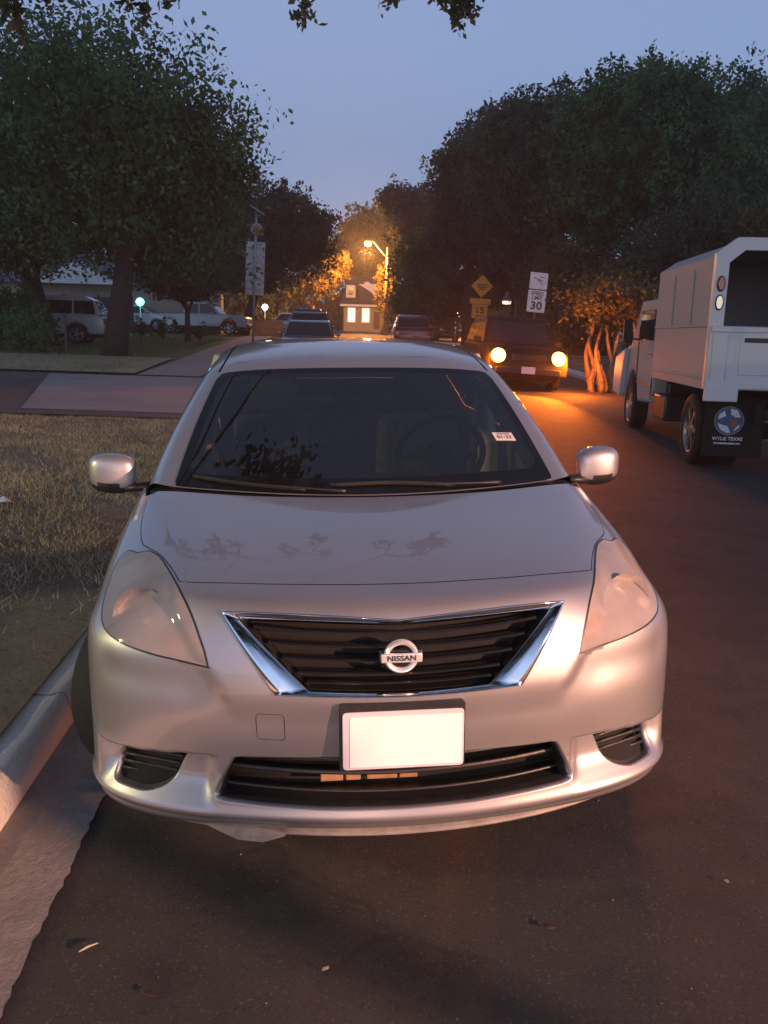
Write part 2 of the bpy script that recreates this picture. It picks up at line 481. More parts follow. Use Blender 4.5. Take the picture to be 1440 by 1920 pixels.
M['plate_edge'] = mat('plate_edge', (.62, .60, .66), rough=.35, noise=.06, scale=20)
M['badge'] = mat('badge_satin', (.86, .87, .90), rough=.28, metal=.55, noise=.05, scale=60)
M['beige'] = mat('beige_trim', (.62, .50, .40), rough=.8, noise=.12, scale=20)
M['seat'] = mat('seat_cloth', (.035, .033, .033), rough=.9, noise=.4, scale=30, bump=.2, bscale=200)
M['dash'] = mat('dashboard_plastic', (.022, .02, .02), rough=.75, noise=.3, scale=20, bump=.2, bscale=150)
M['sticker'] = mat('sticker_paper', (.62, .60, .60), rough=.6, noise=.08, scale=60)
M['ink'] = mat('dark_ink', (.03, .03, .04), rough=.6, noise=.2, scale=60)
M['beam'] = mat('beam_foam', (.30, .17, .08), rough=.7, noise=.25, scale=25)
# ------------------------------------------------------------------ the silver sedan
CAR = empty('parked_sedan', (0, 0, 0), 0, 'silver sedan parked facing the camera beside the left kerb, blank white front plate', 'car')

def half_loop(net, pts3):
    """open polyline from the centre line bottom to the centre line top -> closed (u,v) polygon"""
    uv = net.inv(pts3); uv[0, 0] = 0; uv[-1, 0] = 0
    return uv
def inward(net, uv, closed):
    """positions, normals and in-surface direction towards the loop's inside"""
    P = net(uv[:, 0], uv[:, 1]); N = net.normal(uv[:, 0], uv[:, 1], net)
    if closed: T = np.roll(P, -1, 0) - np.roll(P, 1, 0)
    else:
        T = np.gradient(P, axis=0)
        T[0] = (P[1] - P[0]); T[-1] = P[-1] - P[-2]
        T[0, 1:] = 0; T[-1, 1:] = 0
    T /= np.linalg.norm(T, axis=1)[:, None] + 1e-9
    m = np.cross(N, T)
    c = P.mean(0) if closed else np.array([0, P[:, 1].mean(), P[:, 2].mean()])
    if np.einsum('ij,ij->i', m, c - P).sum() < 0: m = -m
    return P, N, m
def strip(rings, closed):
    """faces between successive rings (lists of arrays)"""
    n = len(rings[0]); V = np.concatenate(rings); F = []
    for k in range(len(rings) - 1):
        for i in range(n if closed else n - 1):
            j = (i + 1) % n
            F.append([k * n + i, k * n + j, (k + 1) * n + j, (k + 1) * n + i])
    return V, F
def offset_uv(net, uv, d, closed):
    P, N, m = inward(net, uv, closed)
    q = net.inv(P + m * d)
    if not closed: q[0, 0] = 0; q[-1, 0] = 0
    return q
def fix_out(name, o):
    me = o.data; bm = bmesh.new(); bm.from_mesh(me); bmesh.ops.recalc_face_normals(bm, faces=bm.faces); bm.to_mesh(me); bm.free()

NET = FRONT
# closed outlines on the right half (x>0), as 3-D points near the surface
HL3 = catmull([(.735, .54, .848), (.770, .60, .828), (.797, .57, .79), (.803, .47, .75), (.792, .37, .712), (.772, .295, .684), (.72, .23, .668), (.64, .17, .659), (.575, .135, .654)], 4, False)
HL3 = np.vstack([HL3, catmull([(.480, .085, .648), (.497, .11, .705), (.540, .18, .787), (.600, .33, .828), (.650, .46, .843), (.695, .525, .850)], 4, False)])
HL = NET.inv(HL3)
FOG = NET.inv(resample(rounded([(.548, .15, .392), (.74, .25, .372), (.775, .27, .335), (.765, .27, .262), (.665, .18, .262), (.60, .16, .292)], [.012, .03, .03, .03, .05, .05], 4), 60))
def gr_edge(top, tr, br, bot, n=(30, 20, 26)):
    top, tr, br, bot = map(np.array, (top, tr, br, bot))
    def q(a, b, k, bulge=0):
        t = np.linspace(0, 1, k, endpoint=False)[:, None]
        return a + (b - a) * t + np.array([0, 0, bulge]) * (4 * t * (1 - t))
    def q2(a, b, k):          # flat at the centre line, curving up towards the corner
        t = np.linspace(0, 1, k, endpoint=False)[:, None]; p = a + (b - a) * t; p[:, 2] = a[2] + (b[2] - a[2]) * t[:, 0] ** 1.9; return p
    def q2r(a, b, k):
        t = np.linspace(1, 0, k, endpoint=False)[:, None]; p = a + (b - a) * t; p[:, 2] = a[2] + (b[2] - a[2]) * t[:, 0] ** 1.9; return p
    return np.vstack([q2(bot, br, n[0]), q(br, tr, n[1]), q2(top, tr, n[2])[:0:-1] if False else q2r(top, tr, n[2]), [top]])
GO = half_loop(NET, gr_edge((0, .05, .771), (.450, .128, .782), (.314, .03, .591), (0, 0, .586)))
GI = half_loop(NET, gr_edge((0, .05, .760), (.412, .11, .771), (.232, .02, .600), (0, 0, .5945)))
IN3 = [(0, .017, .262), (.2, .03, .263), (.36, .06, .268), (.45, .09, .272), (.482, .095, .278), (.488, .10, .292), (.472, .09, .33), (.437, .085, .395), (.428, .08, .406), (.41, .08, .410), (.2, .03, .416), (0, .017, .417)]
IN = half_loop(NET, resample(IN3, 70, False))
# bonnet outline: open from the nose centre, round the lamp, back to the screen
HD3 = catmull([(0, .163, .83), (.13, .168, .83), (.33, .195, .829), (.50, .24, .824), (.572, .272, .820)], 5, False)
HD3 = np.vstack([HD3, catmull([(.588, .318, .827), (.618, .395, .836), (.655, .475, .846), (.70, .545, .851), (.728, .60, .856), (.752, .72, .870), (.768, .86, .892), (.770, .97, .912)], 4, False)[1:],
                 catmull([(.745, 1.03, .936), (.62, .965, .94), (.43, .90, .935), (.21, .868, .931), (0, .86, .928)], 4, False)])
HD = half_loop(NET, HD3)
HDi = offset_uv(NET, HD, .0028, False)
HLi = offset_uv(NET, HL, .0035, True)
# wing / bumper joint (visible as a thin line)
loops = {'hoodgap': HD, 'hood': HDi, 'lampgap': HL, 'lamp': HLi, 'grille': GO, 'intake': IN, 'fog': FOG}
V2, FC, LAB = patchwork(NET, .08, .09, loops)
V3 = NET(V2[:, 0], V2[:, 1])
cen2 = np.array([V2[f].mean(0) for f in FC])
cowl = (cen2[:, 1] > HD[-1, 1]) & (cen2[:, 0] < HD[:, 0].max()) & (LAB == 'body') & (cen2[:, 1] > 13.6)
LAB[cowl] = 'cowl'
def part(lbl, name, mats, off=0.0, parent=CAR, mirror=True, thick=0):
    fs = [f for f, l in zip(FC, LAB) if l == lbl]
    if off:
        NN = NET.normal(V2[:, 0], V2[:, 1], NET); P = V3 + NN * off
    else: P = V3
    return mesh_from(P, fs, name, mats, parent, mirror, thick=thick)
part('body', 'bumper_and_wings', M['silver'])
part('hood', 'hood', M['silver'], .0008)
part('cowl', 'cowl_panel', M['black_plastic'], -.02)
# dark lining behind the shut lines
NN = NET.normal(V2[:, 0], V2[:, 1], NET)
mesh_from(V3 - NN * .012, [f for f, l in zip(FC, LAB) if l in ('hoodgap', 'body', 'hood')], 'inner_lining', M['dark_void'], CAR)

def half_strip(name, uv, prof, m_, parent=CAR, closed=False):
    P, N, m = inward(NET, uv, closed)
    rings = [P + m * a + N * b + np.array([0, 1, 0]) * c for a, b, c in prof]
    V, F = strip(rings, closed)
    if closed:
        mesh_from(V, F, name, m_, parent, False)
        return mesh_from(V * np.array([-1, 1, 1]), [f[::-1] for f in F], name, m_, parent, False)
    o = mesh_from(V, F, name, m_, parent, True)
    return o
# rounded lips of the openings
half_strip('intake_lip', IN, [(0, 0, 0), (.002, -.0006, 0), (.005, -.003, 0), (.007, -.007, 0), (.008, -.012, 0)], M['silver'])
half_strip('intake_surround', IN, [(.008, -.012, 0), (.010, -.014, 0), (.012, -.03, .02)], M['black_plastic'])
half_strip('fog_recess_lip', FOG, [(0, 0, 0), (.003, -.001, 0), (.006, -.005, 0), (.008, -.014, 0), (.008, -.014, .025)], M['silver'], closed=True)
# black backs
def backing(name, uv, closed, d, m_, infl=.012):
    P, N, m = inward(NET, uv, closed)
    Q = P + m * infl + np.array([0, d, 0])
    # fan grid from loop to its spine
    if closed:
        c = Q.mean(0); V = np.vstack([Q, [c]]); n = len(Q)
        F = [[i, (i + 1) % n, n] for i in range(n)]
        return mesh_from(V, F, name, m_, CAR, True)
    S = Q.copy(); S[:, 0] = 0; S[:, 1] = Q[:, 1].min()
    S[:, 1] = np.interp(Q[:, 0], [0, .5], [Q[:, 1].min(), Q[:, 1].min()])
    V, F = strip([Q, S], False)
    return mesh_from(V, F, name, m_, CAR, True)
backing('intake_backing', IN, False, .10, M['dark_void'])
half_strip('intake_wall', IN, [(.012, -.03, .02), (.012, -.03, .10)], M['dark_void'])
backing('grille_backing', GI, False, .075, M['dark_void'], 0)
half_strip('grille_wall', GI, [(0, -.012, 0), (.0, -.02, .06)], M['black_plastic'])
for sx in (1, -1):
    pass
P, N, m_ = inward(NET, FOG, True)
Q = P + m_ * .008 - N * .014 + np.array([0, .022, 0]); c = Q.mean(0)
rings = [Q + (c - Q) * t for t in (0, .25, .5, .75, .98)]
V, F = strip(rings, True)
for sx in (1, -1):
    o = mesh_from(V * np.array([sx, 1, 1]), F, 'fog_lamp_cover', M['dark_void'], CAR, False)
    fix_out('', o)
    b = MB()
    for z in (.374, .353, .331, .309, .287):
        lim = Q[np.abs(Q[:, 2] - z) < .008]
        x0, x1 = lim[:, 0].min() + .004, lim[:, 0].max() - .004
        yy = lambda x: np.interp(x, [Q[:, 0].min(), Q[:, 0].max()], [Q[Q[:, 0].argmin(), 1], Q[Q[:, 0].argmax(), 1]])
        b.tube([(sx * x, yy(x) - .008, z) for x in np.linspace(x0, x1, 6)], .0055, 6, flat=1.0)
    b.build('fin', M['black_plastic'], o, smooth=True)

# chrome frame of the grille: wide sloping cheeks, thin top and bottom bars
Pa, Na, ma = inward(NET, GO, False); Pb, Nb, mb = inward(NET, GI, False)
nn_ = len(Pa)
rings = [Pa - Na * .006, Pa + Na * .003, Pa + ma * .003 + Na * .0065, Pb * .25 + Pa * .75 + Na * .005, Pb * .5 + Pa * .5 + Na * .001, Pb - Nb * .004, Pb + mb * .0015 - Nb * .012, Pb + mb * .0015 - Nb * .03]
rings = rings[::-1]
V, F = strip(rings, False)
o = mesh_from(V, F, 'grille_frame', M['chrome'], CAR, True); fix_out('', o)
half_strip('grille_seal', GO, [(-.0015, .0008, 0), (.0035, .0008, 0), (.0035, -.01, 0)], M['dark_void'])
# slats
zi = [.738, .702, .667, .633, .610]
for z in zi:
    xe = np.interp(z, [.600, .771], [.232, .412]) - .010
    X = np.linspace(-xe, xe, 41)
    uv = NET.inv([(abs(x), .02 + .5 * x * x, z + .006 * (x / .4) ** 2) for x in X])
    Q = NET(uv[:, 0], uv[:, 1]); Q[:, 0] *= np.sign(X + 1e-9)
    prof = [(0, .0035), (-.006, .001), (-.0065, -.0015), (.0, -.004), (.022, -.006), (.03, 0), (.022, .004)]
    rings = [Q + np.array([0, .026 + a, b]) for a, b in prof]; rings.append(rings[0])
    V, F = strip(rings, False)
    o = mesh_from(V, F, 'grille_slat', M['gloss_black'], CAR, False); fix_out('', o)
# intake slats
for z, th in ((.352, .006), (.300, .004), (.392, .004)):
    xe = np.interp(z, [.27, .41], [.47, .41])
    X = np.linspace(-xe, xe, 41)
    Q = np.array([(x, .052 + .42 * x * x, z) for x in X])
    prof = [(0, th), (-.006, 0), (0, -th), (.03, -th), (.03, th), (0, th)]
    V, F = strip([Q + np.array([0, a, b]) for a, b in prof], False)
    o = mesh_from(V, F, 'intake_slat', M['black_plastic'], CAR, False); fix_out('', o)
b = MB()
for x0, x1 in ((-.205, -.145), (-.138, -.098), (-.082, .0), (.006, .055)):
    b.box(((x0 + x1) / 2, .098, .322), (x1 - x0, .01, .022))
b.build('crash_beam', M['beam'], CAR, bevel=.002)
# badge
EY = -.006
by = float(NET(np.array([0.]), NET.inv([(0, .01, .69)])[:, 1])[0, 1]) - .004
bd = MB()
ring = []
nr = 40
rg = [(.0305, 0), (.0345, -.006), (.0395, -.007), (.0435, -.003), (.044, .006), (.030, .006), (.0305, 0)]
bd.lathe([(r, h) for r, h in rg], nr, (0, by, .687), 'Y')
ro = bd.build('badge_ring', M['badge'], CAR, smooth=True, angle=50)
bb = MB(); bb.box((0, by - .009, .687), (.104, .008, .024))
bo = bb.build('badge_bar', M['badge'], CAR, bevel=.003)
lettering('badge_lettering', 'NISSAN', .0185, M['ink'], bo, Matrix.Translation((0, by - .0135, .6868)) @ Matrix.Rotation(PI / 2, 4, 'X'), .0006, .0005, 1.02, 1.16)
bk = MB(); bk.box((0, by + .012, .687), (.11, .016, .03)); bk.build('badge_mount', M['black_plastic'], CAR, bevel=.004)
# number plate
pz = .473; px = .002
pl = MB(); pl.prism([tuple(q) for q in rounded([(-.160 + px, pz - .082), (.160 + px, pz - .082), (.160 + px, pz + .100), (-.160 + px, pz + .100)], .010, 4)], -.006, .012)
po = pl.build('plate_holder', M['black_plastic'], CAR, bevel=.002)
pl = MB(); pl.prism([tuple(q) for q in rounded([(-.152 + px, pz - .076), (.156 + px, pz - .076), (.156 + px, pz + .080), (-.152 + px, pz + .080)], .012, 5)], -.011, -.0065)
p1 = pl.build('number_plate', M['plate_edge'], po, bevel=.001)
pl = MB(); pl.box((.008 + px, -.0118, pz), (.284, .002, .136)); pl.build('plate_face', M['plate'], p1)
# tow eye cover outline
t3 = rounded([(-.366, .05, .462), (-.294, .04, .462), (-.294, .04, .536), (-.366, .05, .536)], .012, 4)
uv = NET.inv([(abs(p[0]), p[1], p[2]) for p in t3]); Q = NET(uv[:, 0], uv[:, 1]) * np.array([-1, 1, 1]); N_ = NET.normal(uv[:, 0], uv[:, 1], NET) * np.array([-1, 1, 1])
tb = MB(); Ql = np.vstack([Q, Q[:1]]); Nl = np.vstack([N_, N_[:1]])
tb.tube([tuple(q - n * .0004) for q, n in zip(Ql, Nl)], .0011, 5, cap=False)
tb.build('tow_eye_cover', M['black_plastic'], CAR, smooth=True)

# headlamps
lampf = [f for f, l in zip(FC, LAB) if l == 'lamp']
inwd = np.array([-.35, .78, .12]); inwd /= np.linalg.norm(inwd)
for sx in (1, -1):
    S3 = np.array([sx, 1, 1])
    def orient(fs): return fs if sx > 0 else [f[::-1] for f in fs]
    lens = mesh_from((V3 + NN * .0012) * S3, orient(lampf), 'headlight', M['lens'], CAR, False)
    P, N, m = inward(NET, HL, True)
    V, F = strip([P + m * .0035 + N * .001, P + m * .0035 - N * .010, P + m * .006 + inwd * .03, P + m * .022 + inwd * .085], True)
    h = mesh_from(V * S3, orient(F), 'lamp_shell', M['housing'], lens, False); fix_out('', h)
    # back wall of the lamp
    mesh_from((V3 + inwd * .08) * S3, orient(lampf), 'lamp_back', M['housing'], lens, False)
    V, F = strip([P - m * .001 + N * .0012, P + m * .004 + N * .0014], True)
    mesh_from(V * S3, orient(F), 'lamp_seal', M['black_plastic'], lens, False)
    # main reflector bowl, turned slightly outwards
    bw = MB(); bw.lathe([(.079, -.034), (.068, -.010), (.052, .014), (.028, .030), (.004, .036)], 36, (0, 0, 0), 'Y')
    bw.lathe([(.013, -.004), (.013, .02)], 16, (0, 0, 0), 'Y'); bw.lathe([(.0, -.014), (.009, -.010), (.013, -.004)], 16, (0, 0, 0), 'Y')
    o = bw.build('main_reflector', M['reflector'], lens, smooth=True, angle=50)
    o.location = (sx * .672, .305, .722); o.rotation_euler = (R(-10), 0, R(sx * 14))
    bw = MB(); bw.lathe([(.039, -.018), (.028, .004), (.004, .014)], 28, (0, 0, 0), 'Y'); bw.lathe([(.0, -.016), (.009, -.013), (.010, .008)], 14, (0, 0, 0), 'Y')
    o = bw.build('indicator_bowl', M['amber'], lens, smooth=True, angle=50)
    o.location = (sx * .548, .168, .692); o.rotation_euler = (R(-8), 0, R(sx * 14))

# ---- cabin, roof, rear (second net)
NET = TOP
def uvp(pts, n=60): return resample(pts, n, True)
WS = resample([(0, .02), (2.9, .02), (2.95, .10), (2.95, 2.70), (2.85, 2.93), (2.65, 2.985), (0, 3.0)], 90, False)
WSi = resample([(0, .30), (2.55, .30), (2.72, .42), (2.74, .6), (2.72, 2.45), (2.55, 2.72), (2.3, 2.78), (0, 2.80)], 90, False)
DIT = resample([(2.965, 3.06), (3.06, 3.06), (3.06, 8.0), (2.965, 8.0)], 60)
SW1 = rounded(uvp([(5.70, 1.15), (4.42, 2.35), (4.32, 3.2), (4.28, 4.9), (5.72, 4.75)], 50)[:, :2], .02, 1)
SW2 = uvp([(5.72, 4.95), (4.28, 5.05), (4.28, 7.1), (4.55, 8.0), (5.66, 7.95)], 50)
RG = resample([(0, 8.12), (2.7, 8.12), (2.85, 8.3), (2.80, 8.85), (0, 8.93)], 50, False)
TL = uvp([(3.1, 11.35), (6.0, 11.0), (6.0, 12.6), (3.4, 12.5)], 40)
V2t, FCt, LABt = patchwork(TOP, .125, .125, {'frit': WS, 'glass': WSi, 'ditch': DIT, 'sideglass': SW1, 'sideglass2': SW2, 'rearglass': RG, 'tail': TL})
V3t = TOP(V2t[:, 0], V2t[:, 1]); NNt = TOP.normal(V2t[:, 0], V2t[:, 1], TOP)
cct = np.array([V2t[f].mean(0) for f in FCt])
pil = (LABt == 'body')
def tpart(lbls, name, m_, off=0.0, parent=CAR, mirror=True, sel=None, sx=None):
    fs = [f for f, l, c in zip(FCt, LABt, cct) if l in lbls and (sel is None or sel(c))]
    P = V3t + NNt * off
    if sx is not None:
        return mesh_from(P * np.array([sx, 1, 1]), fs if sx > 0 else [f[::-1] for f in fs], name, m_, parent, False)
    return mesh_from(P, fs, name, m_, parent, mirror)
roof = tpart(('body',), 'cabin_shell', M['silver'], 0, sel=lambda c: c[1] < 9.05)
tpart(('body',), 'rear_body', M['silver'], 0, sel=lambda c: c[1] >= 9.05)
for sx in (1, -1): tpart(('ditch',), 'roof_channel', M['black_plastic'], -.006, sx=sx)
wsf = tpart(('frit',), 'windshield', M['frit'], .002)
tpart(('glass',), 'windshield_glass', M['glass'], .002, wsf)
tpart(('rearglass',), 'rear_window', M['dark_glass'], .001)
for sx in (1, -1):
    tpart(('sideglass',), 'front_side_window', M['dark_glass'], .001, sx=sx)
    tpart(('sideglass2',), 'rear_side_window', M['dark_glass'], .001, sx=sx)
    tpart(('tail',), 'tail_light', M['red_lens'], .002, sx=sx)
# headlining and pillar trims, inside
tpart(('body', 'ditch'), 'headlining', M['beige'], -.03, sel=lambda c: 3.0 < c[1] < 8.1 and c[0] < 4.2)
for sx in (1, -1):
    b = MB()
    us = np.full(9, 3.15); vs = np.linspace(.25, 3.1, 9)
    Q = TOP(us, vs) - TOP.normal(us, vs) * .055
    b.tube([(sx * (q[0] - .012), q[1], q[2]) for q in Q], [.042] * 9, 8, flat=1.0)
    b.build('front_pillar_trim', M['beige'], CAR, smooth=True)
    b = MB(); b.tube([(sx * .70, 2.22, .55), (sx * .70, 2.2, .9), (sx * .66, 2.16, 1.15), (sx * .59, 2.12, 1.36)], [.05, .05, .045, .04], 8)
    b.build('centre_pillar_trim', M['beige'], CAR, smooth=True)
    b = MB(); b.tube([(sx * .665, 2.16, 1.16), (sx * .62, 2.2, .9), (sx * .60, 2.22, .55)], [.02, .02, .02], 6, flat=.3)
    b.build('seat_belt', M['seat'], CAR, smooth=True)

# ---- body sides behind the front wheels
def side_x(y, z):
    x = np.interp(z, [.16, .30, .50, .66, .80, .88, .96], [.822, .845, .851, .852, .846, .838, .828])
    return x - .03 * sst(3.7, 4.3, y) - .0 * y
b_ok = []
ys = np.linspace(1.23, 4.24, 61); zs = np.linspace(0, 1, 19)
belt = TOP(np.full(200, 6.), np.linspace(0, 15, 200))
Vv = []; Ff = []
RY = 3.47
for y in ys:
    k = np.argmin(np.abs(belt[:120, 1] - y) + (belt[:120, 2] < .7) * 9)
    ztop = belt[k, 2]; xt = belt[k, 0]
    for t in zs:
        z = .175 + (ztop - .175) * t
        d = math.hypot(y - RY, z - ARZ)
        yy, zz = y, z
        if d < ARR and d > 1e-6:
            zz = ARZ + math.sqrt(max(0, ARR ** 2 - (y - RY) ** 2)) + (z - .175) * .02
        w = float(sst(ztop - .25, ztop, np.array(zz)))
        x = float(side_x(y, zz)) * (1 - w) + xt * w
        Vv.append((x, yy, zz))
for i in range(len(ys) - 1):
    for j in range(len(zs) - 1):
        a = i * len(zs) + j
        Ff.append([a, a + len(zs), a + len(zs) + 1, a + 1])
o = mesh_from(np.array(Vv), Ff, 'side_panels', M['silver'], CAR, True)
for sx in (1, -1):
    for (ya) in (1.30, 2.28, 3.25):
        b = MB(); b.tube([(sx * (float(side_x(ya, z)) - .001), ya + (.12 * (z - .5) if ya < 2 else 0), z) for z in np.linspace(.24, .88, 8)], .0025, 5)
        b.build('door_gap', M['dark_void'], CAR)
    b = MB(); b.tube([(sx * .868, y, .80 + .01 * math.sin(k)) for k, y in enumerate(np.linspace(1.98, 2.16, 5))], [.008, .013, .014, .013, .008], 8)
    b.build('door_handle', M['silver'], CAR, smooth=True)
# floor pan and wheel houses
b = MB(); b.box((0, 2.3, .27), (1.45, 3.7, .10)); b.box((0, .40, .235), (1.25, .45, .05)); b.box((0, .45, .45), (1.1, .5, .5)); b.build('underbody', M['dark_void'], CAR, bevel=.02)
# torn undertray flap hanging below the lip
b = MB()
fl = [(-.60, .20, .19), (-.50, .14, .165), (-.43, .10, .150), (-.36, .08, .150), (-.30, .07, .172), (-.30, .16, .20), (-.60, .26, .21)]
b.add(fl + [(x, y + .004, z + .004) for x, y, z in fl], [tuple(range(7)), tuple(range(13, 6, -1))] + [(i, (i + 1) % 7, (i + 1) % 7 + 7, i + 7) for i in range(7)])
b.build('undertray_flap', mat('flap_plastic', (.22, .18, .16), rough=.6, noise=.3, scale=20), CAR)
# thin spoiler under the bumper
X = np.linspace(-.70, .70, 41)
Q = np.array([(x, .075 + .34 * x * x + .15 * abs(x) ** 5, .178) for x in X])
V, F = strip([Q + np.array([0, a, b_]) for a, b_ in ((.02, .01), (-.004, -.006), (-.012, -.012), (-.012, -.017), (0, -.019), (.05, -.012), (.05, .01))], False)
o = mesh_from(V, F, 'lower_spoiler', mat('spoiler_plastic', (.20, .185, .175), rough=.5, noise=.2, scale=20), CAR, False); fix_out('', o)

# ---- mirrors
for sx in (1, -1):
    n, m_ = 9, 14
    V = []; F = []
    # housing: rounded box seen from the front, shell sections along x
    secs = [(.865, .030, .050), (.885, .050, .066), (.92, .062, .078), (.97, .068, .080), (1.01, .064, .074), (1.035, .050, .060), (1.05, .022, .034)]
    b = MB(); rings = []
    for (x, ry, rz) in secs:
        rg = []
        for k in range(24):
            a = 2 * PI * k / 24
            ca, sa = math.cos(a), math.sin(a)
            e = .62
            yy = -ry * math.copysign(abs(ca) ** e, ca) * (1.0 if ca > 0 else .55)
            zz = rz * math.copysign(abs(sa) ** e, sa)
            rg.append((sx * x, 1.33 + yy + (x - .87) * .18, .945 + zz * 1.0 + (x - .87) * .04 - (.012 if sa < 0 else 0) * 0))
        rings.append(rg)
    vs = [q for rg in rings for q in rg]
    fs = [(i * 24 + k, i * 24 + (k + 1) % 24, (i + 1) * 24 + (k + 1) % 24, (i + 1) * 24 + k) for i in range(len(secs) - 1) for k in range(24)]
    fs += [tuple(range(24)), tuple(len(secs) * 24 - 1 - k for k in range(24))]
    b.add(vs, fs)
    b.mi = [0] * len(fs)
    for i, f in enumerate(fs):
        z = sum(vs[q][2] for q in f) / len(f); x = abs(sum(vs[q][0] for q in f) / len(f))
        if z < .905 + (x - .87) * .04: b.mi[i] = 1
    mo = b.build('wing_mirror', [M['silver'], M['black_plastic']], CAR, smooth=True, sub=1)
    a = MB(); a.tube([(sx * .80, 1.30, .905), (sx * .85, 1.30, .90), (sx * .90, 1.31, .895)], [.03, .028, .03], 8, flat=.6)
    a.build('mirror_stalk', M['black_plastic'], mo, smooth=True)
    g = MB(); g.box((sx * .955, 1.385, .95), (.14, .004, .11)); g.build('mirror_glass', M['chrome'], mo, bevel=.001)

# ---- wheels
def wheel(parent, loc, r=.305, w=.19, name='wheel', side=1, spokes=8, rimm=None):
    b = MB()
    b.lathe([(r * .66, -w / 2 + .01), (r * .80, -w / 2), (r * .93, -w / 2 + .006), (r, -w / 2 + .035), (r, w / 2 - .035), (r * .93, w / 2 - .006), (r * .80, w / 2), (r * .66, w / 2 - .01)], 40, (0, 0, 0), 'X')
    o = b.build(name, M['rubber'], parent, smooth=True, angle=40); o.location = loc
    q = MB()
    q.lathe([(r * .67, side * (w / 2 - .012)), (r * .63, side * (w / 2 - .02)), (r * .60, side * (w / 2 - .05)), (r * .60, -side * w / 2)], 36, (0, 0, 0), 'X')
    q.lathe([(0, side * (w / 2 - .02)), (r * .14, side * (w / 2 - .02)), (r * .20, side * (w / 2 - .04)), (r * .2, 0)], 24, (0, 0, 0), 'X')
    for k in range(spokes):
        a = 2 * PI * k / spokes
        q.box((side * (w / 2 - .035), math.cos(a) * r * .40, math.sin(a) * r * .40), (.02, r * .46, r * .13), (a, 0, 0))
    q.build('rim', rimm or M['rim'], o, smooth=False)
    return o
for sx in (1, -1):
    for y in (ARY, RY):
        wo = wheel(CAR, (sx * (.775 if y == ARY else .745), y, .300), side=sx)
        if y == ARY: wo.rotation_euler = (0, 0, R(-30))
        wh = MB(); wh.lathe([(ARR, .86 * sx), (ARR, .52 * sx), (.0, .52 * sx)], 24, (0, y, ARZ), 'X'); wh.build('wheel_housing', M['dark_void'], CAR, smooth=True, angle=30)
# ---- interior
b = MB(); b.prism([(1.02, .62), (1.02, .90), (1.10, .925), (1.30, .93), (1.52, .90), (1.60, .84), (1.60, .60)], -.70, .70, 'X')
b.build('dashboard', M['dash'], CAR, bevel=.02)
def seat(x, parent, y0=2.15, w=.46, hr=True):
    b = MB(); b.box((x, y0, .50), (w, .50, .16)); o = b.build('seat', M['seat'], parent, bevel=.05, seg=3)
    b = MB(); b.box((x, y0 + .27, .80), (w, .14, .56), (R(-14), 0, 0), taper=.88); b.build('backrest', M['seat'], o, bevel=.05, seg=3)
    b = MB()
    b.box((x, y0 + .36, 1.185), (.25, .10, .19), (R(-10), 0, 0), taper=.85); b.tube([(x - .06, y0 + .34, 1.0), (x - .06, y0 + .36, 1.12)], .008, 6); b.tube([(x + .06, y0 + .34, 1.0), (x + .06, y0 + .36, 1.12)], .008, 6)
    b.build('headrest', M['seat'], o, bevel=.03, seg=3)
seat(-.36, CAR, 2.0); seat(.36, CAR, 2.05)
b = MB(); b.box((0, 3.02, .44), (1.25, .5, .2)); b.box((0, 3.30, .70), (1.25, .14, .55), (R(-16), 0, 0)); b.build('rear_bench', M['seat'], CAR, bevel=.04, seg=3)
b = MB(); b.box((0, 3.62, 1.045), (1.20, .42, .02)); b.build('parcel_shelf', M['seat'], CAR)
b = MB()
for k in range(25):
    pass
t = [(.36 + .185 * math.cos(2 * PI * k / 32), 1.62 - .185 * math.sin(2 * PI * k / 32) * math.sin(R(24)), .955 + .185 * math.sin(2 * PI * k / 32) * math.cos(R(24))) for k in range(33)]
b.tube(t, .015, 8, cap=False); b.tube([(.20, 1.62, .955), (.52, 1.62, .955)], .018, 6); b.tube([(.36, 1.62, .955), (.36, 1.68, .80)], .02, 6)
b.lathe([(0, -.02), (.06, -.015), (.07, .01)], 16, (.36, 1.61, .955), 'Y')
b.build('steering_wheel', M['dash'], CAR, smooth=True, angle=40)
q = TOP(np.array([0.]), np.array([2.45]))[0]
b = MB(); b.box((0, q[1] + .05, q[2] - .035), (.23, .03, .06), (R(-8), 0, 0)); b.tube([(0, q[1] + .04, q[2] - .03), (0, q[1] + .03, q[2] + .0)], .012, 8)
b.build('rear_view_mirror', M['black_plastic'], CAR, bevel=.01)
# inspection sticker on the glass, driver side
def on_glass(u, v, off=.004):
    p = TOP(np.array([u]), np.array([v]))[0]; e = .05
    du = TOP(np.array([u + e]), np.array([v]))[0] - p; dv = TOP(np.array([u]), np.array([v + e]))[0] - p
    n = np.cross(du, dv); n /= np.linalg.norm(n)
    ex = du / np.linalg.norm(du); ey = np.cross(n, ex)
    return Matrix([[ex[0], ey[0], n[0], p[0] + n[0] * off], [ex[1], ey[1], n[1], p[1] + n[1] * off], [ex[2], ey[2], n[2], p[2] + n[2] * off], [0, 0, 0, 1]])
G = on_glass(2.32, 1.02)
b = MB(); b.box((0, 0, 0), (.085, .050, .0006)); o = b.build('inspection_sticker', M['sticker'], CAR); o.matrix_local = G @ Matrix.Rotation(R(-4), 4, 'Z')
lettering('sticker_print', '01-23', .026, M['ink'], o, Matrix.Translation((0, -.004, .0008)), .0001, .0008, 1.05)
b = MB(); b.box((0, .019, .0008), (.06, .003, .0004)); b.box((0, .013, .0008), (.05, .002, .0004)); b.build('sticker_lines', M['ink'], o)
